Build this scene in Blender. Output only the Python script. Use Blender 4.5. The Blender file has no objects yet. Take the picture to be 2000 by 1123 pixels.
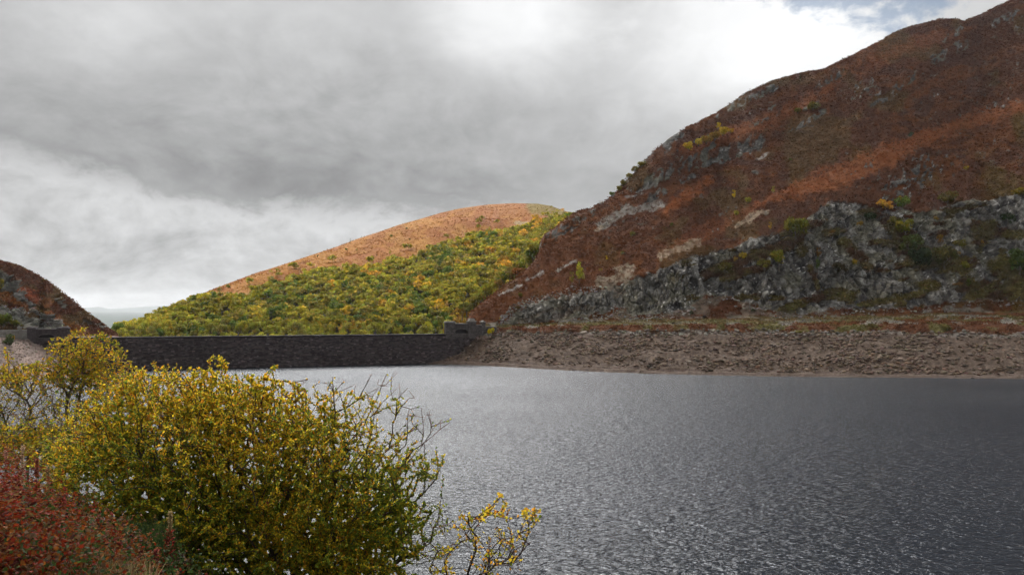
import bpy, math, random
import numpy as np
from mathutils import Vector
random.seed(7)
RNG = np.random.default_rng(11)
PI = math.pi
S = bpy.context.scene
COL = S.collection

# ------------------------------------------------------------------ camera, sky, sun
F = 1555.0        # focal length in photo pixels (photo is 2000 wide)
HZ = 602.0        # row of the horizon
CAMZ = 26.0       # eye above the water (water is z = 0)
cam_d = bpy.data.cameras.new("camera")
cam = bpy.data.objects.new("camera", cam_d); COL.objects.link(cam)
cam.location = (0, 0, CAMZ); cam.rotation_euler = (PI/2, 0, 0)
cam_d.sensor_width = 36.0; cam_d.lens = 36.0*F/2000.0
cam_d.shift_y = (HZ-561.5)/2000.0
cam_d.clip_start = 0.1; cam_d.clip_end = 60000
S.camera = cam
S.view_settings.view_transform = 'Standard'; S.view_settings.look = 'None'
S.view_settings.exposure = 0.0; S.view_settings.gamma = 1.0
S.render.resolution_x = 1024; S.render.resolution_y = 574
S.cycles.max_bounces = 6; S.cycles.diffuse_bounces = 2; S.cycles.glossy_bounces = 2
S.cycles.transparent_max_bounces = 8; S.cycles.volume_bounces = 0; S.cycles.transmission_bounces = 2
S.cycles.use_denoising = True; S.cycles.use_adaptive_sampling = False

SUN = Vector((-0.72, 0.10, 0.64)).normalized()      # towards the sun
sd = bpy.data.lights.new("sun", 'SUN'); sd.energy = 5.0; sd.angle = math.radians(0.8); sd.color = (1.0, 0.93, 0.82)
sun = bpy.data.objects.new("sun", sd); COL.objects.link(sun)
sun.rotation_euler = SUN.to_track_quat('Z', 'Y').to_euler()

class NT:
    """small helper to write shader maths"""
    def __init__(s, tree): s.t = tree; s.n = tree.nodes; s.l = tree.links
    def node(s, typ, **kw):
        n = s.n.new(typ)
        for k, v in kw.items(): setattr(n, k, v)
        return n
    def put(s, sock, v):
        if isinstance(v, bpy.types.NodeSocket): s.l.new(v, sock)
        else: sock.default_value = v
    def m(s, op, a, b=None, c=None, clamp=False):
        n = s.node('ShaderNodeMath', operation=op); n.use_clamp = clamp
        s.put(n.inputs[0], a)
        if b is not None: s.put(n.inputs[1], b)
        if c is not None: s.put(n.inputs[2], c)
        return n.outputs[0]
    def add(s, a, b): return s.m('ADD', a, b)
    def sub(s, a, b): return s.m('SUBTRACT', a, b)
    def mul(s, a, b): return s.m('MULTIPLY', a, b)
    def ramp(s, x, a, b, lo=0.0, hi=1.0):        # smooth step from a to b
        n = s.node('ShaderNodeMapRange', interpolation_type='SMOOTHSTEP')
        s.put(n.inputs['Value'], x); s.put(n.inputs['From Min'], a); s.put(n.inputs['From Max'], b)
        s.put(n.inputs['To Min'], lo); s.put(n.inputs['To Max'], hi)
        return n.outputs[0]
    def noise(s, vec, scale, detail=4, rough=0.5, dist=0.0, dim='3D'):
        n = s.node('ShaderNodeTexNoise', noise_dimensions=dim)
        s.l.new(vec, n.inputs['Vector']); s.put(n.inputs['Scale'], scale)
        n.inputs['Detail'].default_value = detail; n.inputs['Roughness'].default_value = rough
        n.inputs['Distortion'].default_value = dist
        return n.outputs['Fac']
    def mix(s, f, a, b, blend='MIX'):
        n = s.node('ShaderNodeMix', data_type='RGBA', blend_type=blend)
        s.put(n.inputs[0], f); s.put(n.inputs[6], a); s.put(n.inputs[7], b)
        return n.outputs[2]
    def comb(s, x, y, z):
        n = s.node('ShaderNodeCombineXYZ')
        s.put(n.inputs[0], x); s.put(n.inputs[1], y); s.put(n.inputs[2], z)
        return n.outputs[0]
    def grey(s, v):
        n = s.node('ShaderNodeCombineColor')
        for i in range(3): s.put(n.inputs[i], v)
        return n.outputs[0]

W = bpy.data.worlds.new("World"); S.world = W; W.use_nodes = True
W.node_tree.nodes.clear()
w = NT(W.node_tree)
sky = w.node('ShaderNodeTexSky', sky_type='NISHITA'); sky.sun_disc = False
sky.sun_elevation = math.asin(SUN.z); sky.sun_rotation = math.atan2(SUN.x, SUN.y)
tc = w.node('ShaderNodeTexCoord')
sep = w.node('ShaderNodeSeparateXYZ'); w.l.new(tc.outputs['Generated'], sep.inputs[0])
dx, dy, dz = sep.outputs
hyp = w.m('SQRT', w.add(w.mul(dx, dx), w.mul(dy, dy)))
A = w.mul(w.m('ARCTAN2', dx, dy), 57.2958)           # azimuth in degrees, 0 = down the valley
E = w.mul(w.m('ARCTAN2', dz, hyp), 57.2958)          # elevation in degrees
def AE(u, v):
    p, q = (u-1000)/F, (HZ-v)/F
    return math.degrees(math.atan(p)), math.degrees(math.atan2(q, math.hypot(p, 1)))
vec = w.comb(w.mul(A, 0.1), w.mul(E, 0.16), 0.0)     # cloud texture space, clouds flattened
warp = w.node('ShaderNodeVectorMath', operation='ADD')
wn = w.node('ShaderNodeTexNoise'); w.l.new(vec, wn.inputs['Vector']); wn.inputs['Scale'].default_value = 0.9; wn.inputs['Detail'].default_value = 3
ws = w.node('ShaderNodeVectorMath', operation='SCALE'); w.l.new(wn.outputs['Color'], ws.inputs[0]); ws.inputs['Scale'].default_value = 0.5
w.l.new(vec, warp.inputs[0]); w.l.new(ws.outputs[0], warp.inputs[1]); wv = warp.outputs[0]
n1 = w.noise(wv, 0.8, 6, 0.52); n2 = w.noise(wv, 2.4, 6, 0.55); n3 = w.noise(wv, 6.5, 6, 0.6)
def blob(u, v, ru, rv, soft=1.0):                    # soft ellipse round a direction of the sky
    a0, e0 = AE(u, v)
    ddx = w.mul(w.sub(A, a0), F/57.3/ru); ddy = w.mul(w.sub(E, e0), F/57.3/rv)
    r = w.m('SQRT', w.add(w.mul(ddx, ddx), w.mul(ddy, ddy)))
    r = w.add(r, w.mul(w.sub(n2, 0.5), 1.3))
    return w.ramp(r, 1.0+soft*0.5, 1.0-soft*0.5)
# upper dark cloud deck: its lower edge falls from left to right
edge = w.add(w.mul(w.ramp(A, -36.0, -17.0), -2.6), 9.6)
edge = w.add(edge, w.mul(w.ramp(A, 6.0, 24.0), -2.6))
d = w.add(w.sub(E, edge), w.add(w.mul(w.sub(n2, 0.5), 5.0), w.mul(w.sub(n3, 0.5), 3.2)))
up = w.ramp(d, -1.1, 1.0)
deck = w.add(w.ramp(d, -0.5, 13.0, 0.32, 0.57), w.mul(w.sub(n1, 0.5), 0.32))
deck = w.add(deck, w.add(w.mul(w.sub(n2, 0.5), 0.13), w.mul(w.sub(n3, 0.5), 0.05)))
deck = w.add(deck, w.ramp(A, -8.0, 22.0, 0.0, 0.12))
low = w.add(w.ramp(w.sub(edge, E), 0.2, 4.5, 0.63, 0.52), w.mul(w.sub(n2, 0.5), 0.44))
low = w.add(low, w.mul(w.sub(n3, 0.5), 0.38))
low = w.sub(low, w.ramp(E, 6.5, 0.0, 0.0, 0.10))
lum = w.add(w.mul(deck, up), w.mul(low, w.sub(1.0, up)))
for (u, v, ru, rv, amt) in ((1000, 10, 150, 110, .34), (200, 60, 120, 80, .15), (1480, 60, 190, 110, .28), (1620, 100, 140, 70, .16),
                            (480, 130, 260, 70, -.05), (1290, 240, 200, 110, .05), (560, 350, 330, 36, -.05), (60, 240, 190, 60, -.03)):
    lum = w.add(lum, w.mul(blob(u, v, ru, rv, 1.5), amt))
n0 = w.noise(wv, 0.45, 4, 0.5)
# sky dimmed towards the right above the frame, to darken the water's reflection
lum = w.mul(lum, w.ramp(w.mul(w.ramp(A, 2.0, 22.0), w.ramp(E, 19.0, 30.0)), 0.0, 1.0, 1.0, 0.2))
# overhead and behind the photographer: broken cloud brightened to add ambient light
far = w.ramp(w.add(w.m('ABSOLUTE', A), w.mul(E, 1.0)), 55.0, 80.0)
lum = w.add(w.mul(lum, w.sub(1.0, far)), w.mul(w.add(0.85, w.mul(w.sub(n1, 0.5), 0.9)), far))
# bright patch added above the frame, clear of the sun, to brighten the water
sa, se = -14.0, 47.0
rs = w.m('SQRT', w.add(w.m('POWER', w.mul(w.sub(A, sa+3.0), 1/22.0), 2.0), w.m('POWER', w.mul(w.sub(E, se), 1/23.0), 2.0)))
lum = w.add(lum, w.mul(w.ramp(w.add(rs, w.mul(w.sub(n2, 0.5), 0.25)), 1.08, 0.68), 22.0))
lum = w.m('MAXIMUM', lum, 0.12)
cc = w.node('ShaderNodeCombineColor')
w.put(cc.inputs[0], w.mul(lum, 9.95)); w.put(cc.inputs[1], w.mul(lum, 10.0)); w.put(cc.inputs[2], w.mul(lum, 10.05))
# blue gap high over the right-hand hill
a0, e0 = AE(1740, -20)
gap = w.add(w.mul(w.m('ABSOLUTE', w.sub(A, a0)), 0.11), w.mul(w.m('ABSOLUTE', w.sub(E, e0+1.2)), 0.30))
gap = w.add(gap, w.add(w.mul(w.sub(n2, 0.5), 1.6), w.mul(w.sub(n3, 0.5), 1.4)))
hole = w.ramp(gap, 1.30, 0.70)
# scattered smaller gaps to the upper right, out of the frame (what the water mirrors there)
hole2 = w.mul(w.ramp(n1, 0.47, 0.58), w.mul(w.ramp(E, 20.0, 28.0), w.ramp(A, 2.0, 22.0)))
hole = w.m('MAXIMUM', hole, w.mul(hole2, 0.9))
skyc = w.mix(1.0, sky.outputs[0], (0.8, 1.0, 1.1, 1), 'MULTIPLY')
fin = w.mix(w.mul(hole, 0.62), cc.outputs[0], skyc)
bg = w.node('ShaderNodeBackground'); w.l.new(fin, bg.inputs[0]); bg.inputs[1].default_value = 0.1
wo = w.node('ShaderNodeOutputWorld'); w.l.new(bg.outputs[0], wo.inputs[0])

# ------------------------------------------------------------------ numpy tools
def hsh(ix, iy, iz, seed):
    h = (ix.astype(np.int64)*374761393 + iy.astype(np.int64)*668265263 + iz.astype(np.int64)*2147483647 + seed*1274126177) & 0xffffffff
    h = ((h ^ (h >> 13))*1274126177) & 0xffffffff
    h = ((h ^ (h >> 16))*2246822519) & 0xffffffff
    h = h ^ (h >> 15)
    return (h & 0xffffff)/float(0xffffff)
def vn(x, y, z=None, seed=0):
    """smooth value noise, 0..1"""
    if z is None: z = np.zeros_like(x)
    x0, y0, z0 = np.floor(x), np.floor(y), np.floor(z)
    fx, fy, fz = x-x0, y-y0, z-z0
    fx = fx*fx*fx*(fx*(fx*6-15)+10); fy = fy*fy*fy*(fy*(fy*6-15)+10); fz = fz*fz*fz*(fz*(fz*6-15)+10)
    r = 0
    for a in (0, 1):
        for b in (0, 1):
            for c in (0, 1):
                wgt = (fx if a else 1-fx)*(fy if b else 1-fy)*(fz if c else 1-fz)
                r = r + wgt*hsh(x0+a, y0+b, z0+c, seed)
    return r
def fbm(x, y, z=None, seed=0, octv=4, gain=0.5):
    r = 0; a = 1.0; tot = 0
    if z is None: z = np.zeros_like(x)
    for o in range(octv):
        r = r + a*vn(x*2**o+o*17.3, y*2**o-o*9.1, z*2**o+o*5.7, seed+o*31); tot += a; a *= gain
    return r/tot
def worley(x, y, z, seed=0):
    """distance to nearest point, second nearest, random value of the cell"""
    x0, y0, z0 = np.floor(x), np.floor(y), np.floor(z)
    f1 = np.full(x.shape, 9.0); f2 = np.full(x.shape, 9.0); cid = np.zeros(x.shape)
    for a in (-1, 0, 1):
        for b in (-1, 0, 1):
            for c in (-1, 0, 1):
                X, Y, Z = x0+a, y0+b, z0+c
                px = X+hsh(X, Y, Z, seed+1); py = Y+hsh(X, Y, Z, seed+2); pz = Z+hsh(X, Y, Z, seed+3)
                dd = np.sqrt((px-x)**2+(py-y)**2+(pz-z)**2)
                n = dd < f1
                f2 = np.where(n, f1, np.minimum(f2, dd)); cid = np.where(n, hsh(X, Y, Z, seed+4), cid); f1 = np.where(n, dd, f1)
    return f1, f2, cid
def ss(x, a, b):
    t = np.clip((x-a)/(b-a), 0, 1); return t*t*(3-2*t)
def curve(pts):
    xs = [p[0] for p in pts]; ys = [p[1] for p in pts]
    return lambda u: np.interp(u, xs, ys)
def sdf(U, V, poly):
    """signed distance to a polygon, negative inside"""
    P = np.array(poly, float); n = len(P)
    dist = np.full(U.shape, 1e9); inside = np.zeros(U.shape, bool)
    for i in range(n):
        a, b = P[i], P[(i+1) % n]; e = b-a
        t = np.clip(((U-a[0])*e[0]+(V-a[1])*e[1])/(e@e+1e-9), 0, 1)
        dist = np.minimum(dist, np.hypot(U-a[0]-t*e[0], V-a[1]-t*e[1]))
        c = ((a[1] > V) != (b[1] > V)) & (U < (b[0]-a[0])*(V-a[1])/((b[1]-a[1]) if b[1] != a[1] else 1e-9)+a[0])
        inside ^= c
    return np.where(inside, -dist, dist)
def seg(U, V, u1, v1, u2, v2):
    e = np.array([u2-u1, v2-v1], float)
    t = np.clip(((U-u1)*e[0]+(V-v1)*e[1])/(e@e+1e-9), 0, 1)
    return np.hypot(U-u1-t*e[0], V-v1-t*e[1])
def lerp3(c, col, m):
    return c*(1-m[..., None]) + np.array(col)*m[..., None]

def mesh(name, V, Fs, mat=None, parent=None, col=None, smooth=True, loc=None, at=None):
    """one mesh object out of numpy arrays; Fs = list of (n,k) index arrays"""
    V = np.asarray(V, np.float32).reshape(-1, 3)
    if not isinstance(Fs, list): Fs = [Fs]
    Fs = [np.asarray(f, np.int32) for f in Fs if len(f)]
    me = bpy.data.meshes.new(name)
    me.vertices.add(len(V)); me.vertices.foreach_set('co', V.ravel())
    idx = np.concatenate([f.ravel() for f in Fs]); tot = np.concatenate([np.full(len(f), f.shape[1], np.int32) for f in Fs])
    st = np.concatenate([[0], np.cumsum(tot)[:-1]]).astype(np.int32)
    me.loops.add(len(idx)); me.loops.foreach_set('vertex_index', idx)
    me.polygons.add(len(tot)); me.polygons.foreach_set('loop_start', st)
    me.update(calc_edges=True)
    me.polygons.foreach_set('use_smooth', np.full(len(tot), bool(smooth)))
    if col is not None:
        a = me.color_attributes.new('Col', 'FLOAT_COLOR', 'POINT')
        c = np.ones((len(V), 4), np.float32); c[:, :3] = np.asarray(col).reshape(-1, 3); a.data.foreach_set('color', c.ravel())
    if at:
        for k, v in at.items():
            a = me.attributes.new(k, 'FLOAT', 'POINT'); a.data.foreach_set('value', np.asarray(v, np.float32).ravel())
    if mat: me.materials.append(mat)
    o = bpy.data.objects.new(name, me); COL.objects.link(o)
    if parent: o.parent = parent
    if loc is not None: o.location = loc
    return o
def tag(o, label=None, cat=None, group=None, kind=None):
    if label: o['label'] = label
    if cat: o['category'] = cat
    if group: o['group'] = group
    if kind: o['kind'] = kind
    return o
def empty(name, loc, label, cat, group=None, rz=0):
    o = bpy.data.objects.new(name, None); COL.objects.link(o); o.location = loc; o.rotation_euler = (0, 0, rz)
    o.empty_display_size = 0.2
    return tag(o, label, cat, group)
def at(u, v, y):
    return np.array([(u-1000)/F*y, y, CAMZ+(HZ-v)/F*y])

# ------------------------------------------------------------------ materials
def mat_new(name):
    m = bpy.data.materials.new(name); m.use_nodes = True; m.node_tree.nodes.clear()
    k = NT(m.node_tree); out = k.node('ShaderNodeOutputMaterial')
    return m, k, out
def bump(k, height, dist, strength=1.0):
    b = k.node('ShaderNodeBump'); k.put(b.inputs['Height'], height); b.inputs['Distance'].default_value = dist
    b.inputs['Strength'].default_value = strength
    return b.outputs[0]
def principled(k, out, col, rough=0.9, normal=None, spec=0.2):
    p = k.node('ShaderNodeBsdfPrincipled'); k.put(p.inputs['Base Color'], col); k.put(p.inputs['Roughness'], rough)
    p.inputs['Specular IOR Level'].default_value = spec
    if normal is not None: k.l.new(normal, p.inputs['Normal'])
    k.l.new(p.outputs[0], out.inputs[0]); return p
def attr(k, name='Col'):
    a = k.node('ShaderNodeAttribute'); a.attribute_name = name; return a
def terrain_mat(name, fine, bdist, contrast, coarse=0.2, vertical=1.0):
    m, k, out = mat_new(name)
    tc = k.node('ShaderNodeTexCoord'); mp = k.node('ShaderNodeMapping'); k.l.new(tc.outputs['Object'], mp.inputs[0])
    mp.inputs['Scale'].default_value = (1, 1, vertical); v = mp.outputs[0]
    a = k.noise(v, fine, 5, 0.65); b = k.noise(v, fine*coarse, 3, 0.6)
    g = k.add(k.mul(a, contrast), k.add(k.mul(b, contrast*0.7), 1.0-contrast*0.85))
    c = k.mix(1.0, attr(k).outputs['Color'], k.grey(g), 'MULTIPLY')
    principled(k, out, c, 0.95, bump(k, k.add(a, b), bdist), 0.1)
    return m
M_HEATH = terrain_mat("heather_and_bracken", 1.1, 1.1, 0.6)
M_ROCK = terrain_mat("fractured_grey_rock", 1.3, 0.5, 0.7, 0.25, 0.4)
M_SHORE = terrain_mat("shore_rubble_ground", 2.2, 0.5, 1.0)
M_FARHILL = terrain_mat("far_hill_bracken", 0.22, 1.0, 0.4)
M_FOREGROUND = terrain_mat("near_bank_soil", 3.0, 0.05, 0.9)
def leaf_mat(name, trans=0.35, rough=0.6, spec=0.25, hue_obj=True):
    m, k, out = mat_new(name)
    c = attr(k).outputs['Color']
    if hue_obj:
        oi = k.node('ShaderNodeObjectInfo'); c = k.mix(1.0, c, oi.outputs['Color'], 'MULTIPLY')
    p = k.node('ShaderNodeBsdfPrincipled'); k.put(p.inputs['Base Color'], c); p.inputs['Roughness'].default_value = rough
    p.inputs['Specular IOR Level'].default_value = spec
    t = k.node('ShaderNodeBsdfTranslucent'); k.put(t.inputs[0], c)
    mx = k.node('ShaderNodeMixShader'); mx.inputs[0].default_value = trans
    k.l.new(p.outputs[0], mx.inputs[1]); k.l.new(t.outputs[0], mx.inputs[2]); k.l.new(mx.outputs[0], out.inputs[0])
    return m
M_CROWN = leaf_mat("tree_leaves", 0.35, 0.8, 0.05)
M_LEAF = leaf_mat("willow_leaves", 0.45, 0.65, 0.12)
def plain(name, col, rough=0.9, sc=3.0, contrast=0.5, bd=0.05):
    m, k, out = mat_new(name)
    tc = k.node('ShaderNodeTexCoord'); n = k.noise(tc.outputs['Object'], sc, 5, 0.6)
    g = k.add(k.mul(n, contrast*2), 1-contrast)
    principled(k, out, k.mix(1.0, (*col, 1), k.grey(g), 'MULTIPLY'), rough, bump(k, n, bd), 0.15)
    return m
M_BARK = plain("bark", (.075, .058, .045), .9, 12, .5, .01)
M_TRUNK = plain("tree_trunk_bark", (.12, .10, .08), .9, 2, .4, .05)
M_STEM = leaf_mat("dry_stem", 0.1, 0.8, 0.1)

def masonry_mat(name, base, contrast=0.9):
    m, k, out = mat_new(name)
    tc = k.node('ShaderNodeTexCoord'); v = tc.outputs['Object']
    n = k.noise(v, 1.4, 6, 0.7); big = k.noise(v, 0.06, 4, 0.6)
    mp = k.node('ShaderNodeMapping'); k.l.new(v, mp.inputs[0]); mp.inputs['Scale'].default_value = (1.0, 1.0, 0.12)
    st = k.noise(mp.outputs[0], 0.5, 4, 0.6)          # old water stains running down
    g = k.add(k.mul(n, contrast), k.add(k.mul(big, 0.5), k.add(k.mul(st, 0.5), 0.5-contrast*0.5)))
    c = k.mix(1.0, attr(k).outputs['Color'], k.grey(g), 'MULTIPLY')
    c = k.mix(1.0, c, (*base, 1), 'MULTIPLY')
    principled(k, out, c, 0.9, bump(k, n, 0.25), 0.2)
    return m
M_DAM = masonry_mat("dark_wet_masonry", (.056, .044, .044))
M_STONE = masonry_mat("weathered_stone", (.17, .155, .135))
M_STONE_DARK = masonry_mat("dark_stone", (.075, .064, .060))
M_CAP = masonry_mat("pale_coping_stone", (.26, .25, .22))

# ------------------------------------------------------------------ terrain seen along columns of the valley
def profile(U, V, Sl, y0, ridge_soft=22.0):
    """integrate the ground distance: along every direction the ground climbs with slope Sl (rise per metre away)"""
    K = (HZ-V)/F; Y = np.zeros_like(V); Y[0] = y0
    vs = V[-1]
    for j in range(1, V.shape[0]):
        k0, k1 = K[j-1], K[j]; km = (k0+k1)/2
        soft = np.sqrt(np.clip((V[j]+V[j-1])/2-vs, 0.2, ridge_soft)/ridge_soft)
        g = np.maximum(Sl[j]-km, 0.07)*soft
        Y[j] = Y[j-1]*np.exp(np.clip((k1-k0), 0, None)/g)
    return Y
def to3d(U, V, Y):
    return np.stack([(U-1000)/F*Y, Y, CAMZ+(HZ-V)/F*Y], -1)
def grid_normals(P):
    a = np.gradient(P, axis=1); b = np.gradient(P, axis=0)
    n = np.cross(a, b); n /= np.linalg.norm(n, axis=-1, keepdims=True)+1e-9
    return n
def grid_faces(R, C):
    i = np.arange(R*C).reshape(R, C)
    return np.stack([i[:-1, :-1], i[:-1, 1:], i[1:, 1:], i[1:, :-1]], -1)
def sub_mesh(name, P, col, faces, mat, **kw):
    used, inv = np.unique(faces, return_inverse=True)
    return mesh(name, P.reshape(-1, 3)[used], inv.reshape(faces.shape), mat, col=col.reshape(-1, 3)[used], **kw)
class Ground:
    """lookup: a pixel column and row of the ground -> the point standing there"""
    def __init__(s, U, V, P): s.u = U[0]; s.V = V; s.P = P
    def hit(s, u, v):
        j = int(np.clip(np.searchsorted(s.u, u), 0, len(s.u)-1)); c = s.V[:, j]
        i = int(np.argmin(np.abs(c-v))); return s.P[i, j].copy()
def back_rows(P, col, steps):
    """far side of a ridge: ground falling away behind the skyline"""
    last = P[-1]; rows = [P]; cols = [col]
    ddir = last[:, :2]/np.linalg.norm(last[:, :2], axis=1, keepdims=True)
    for (dy, dz) in steps:
        q = last.copy(); q[:, :2] += ddir*dy; q[:, 2] = np.maximum(q[:, 2]+dz, -46)
        rows.append(q[None]); cols.append(col[-1][None])
    return np.concatenate(rows), np.concatenate(cols)

# ================================================================== RIGHT HILL
sh_r = curve([(830, 711), (860, 711.4), (920, 713), (980, 716), (1080, 722), (1180, 726.6), (1300, 731), (1500, 735), (2000, 740), (2350, 745)])
rub_r = curve([(830, 700), (925, 655), (1000, 648), (1100, 646), (1300, 646), (1500, 648), (1700, 650), (2000, 652), (2350, 655)])
ter_r = curve([(830, 699), (925, 640), (960, 635), (1100, 630), (1200, 627), (1500, 622), (2000, 613), (2350, 606)])
sil_r = curve([(830, 711), (835, 710.5), (850, 703), (870, 692), (890, 683), (900, 674), (905, 668), (909, 655), (912, 622), (920, 608), (935, 597), (950, 585), (980, 562),
               (1005, 545), (1025, 528), (1042, 512), (1052, 495), (1055, 472), (1062, 460), (1090, 440), (1118, 417), (1150, 408), (1180, 395), (1200, 378),
               (1230, 347), (1260, 314), (1285, 291), (1305, 271), (1330, 256), (1360, 242), (1400, 221), (1440, 193), (1480, 171), (1520, 156),
               (1560, 144), (1610, 135), (1660, 111), (1700, 91), (1740, 68), (1780, 51), (1835, 39), (1870, 38), (1882, 42), (1900, 36), (1930, 22), (1975, 0), (2000, -12), (2350, -170)])
cliff_poly = [(985, 633), (1000, 612), (1040, 598), (1080, 582), (1130, 573), (1180, 568), (1200, 561), (1240, 545), (1290, 528), (1340, 510), (1400, 490),
              (1457, 472), (1507, 452), (1542, 449), (1580, 426), (1618, 396), (1649, 391), (1687, 403), (1718, 406), (1783, 414), (1833, 407), (1878, 389), (1936, 387),
              (2000, 380), (2360, 350), (2360, 590), (2000, 588), (1930, 585), (1860, 592), (1800, 600), (1740, 603), (1650, 603), (1560, 612), (1500, 606), (1460, 592), (1420, 578), (1380, 578),
              (1340, 602), (1290, 614), (1240, 616), (1222, 606), (1205, 600), (1180, 612), (1110, 626)]
rock_segs = [(1400, 302, 1475, 280, 15, 1), (1318, 328, 1395, 303, 13, 1), (1240, 372, 1310, 338, 11, 1), (1262, 392, 1296, 372, 7, 1), (1425, 208, 1512, 172, 7, .8),
    (1300, 282, 1330, 262, 6, 1), (1060, 472, 1108, 444, 8, .8), (1100, 442, 1160, 413, 5, .8), (1465, 246, 1500, 232, 3.5, .8), (1555, 252, 1608, 218, 5, 1), (1598, 166, 1655, 138, 6, .9),
    (1570, 215, 1600, 198, 3, .7), (1715, 198, 1790, 145, 9, .5), (1660, 195, 1720, 168, 6, .5), (1825, 118, 1885, 86, 9, .8), (1845, 80, 1875, 58, 6, .8), (1940, 45, 1985, 28, 7, .7),
    (1740, 385, 1800, 320, 24, .45), (1790, 360, 1835, 320, 18, .45), (1640, 185, 1700, 160, 6, .4), (1350, 280, 1400, 262, 4, .5), (1480, 340, 1470, 336, 3, 1), (1400, 230, 1425, 214, 4, .8),
    (1180, 392, 1240, 350, 4, .5), (1290, 300, 1310, 282, 5, .8), (1540, 262, 1550, 250, 3, .8), (1700, 205, 1745, 190, 5, .5), (1330, 355, 1352, 345, 5, .9), (1500, 215, 1520, 205, 3, .7),
    (1620, 460, 1660, 440, 6, .5), (1440, 440, 1500, 415, 4, .35)]
scree_segs = [(1178, 440, 1225, 410, 9, (.20, .18, .155)), (1222, 416, 1290, 395, 5, (.19, .17, .15)), (1030, 546, 1060, 531, 3.5, (.27, .25, .23)), (975, 577, 1020, 556, 2.5, (.28, .25, .22)),
    (1090, 527, 1125, 507, 2.5, (.28, .25, .22)), (1270, 412, 1300, 400, 3, (.3, .28, .25)), (1292, 502, 1360, 476, 7, (.26, .19, .13)), (1172, 552, 1232, 530, 11, (.22, .17, .12)), (1195, 560, 1215, 575, 8, (.2, .16, .12)),
    (1440, 440, 1500, 412, 5, (.26, .19, .13)), (1500, 300, 1480, 312, 3, (.28, .26, .23)), (1225, 386, 1255, 380, 2, (.28, .26, .24)), (1175, 445, 1165, 452, 3, (.28, .22, .16))]

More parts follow.
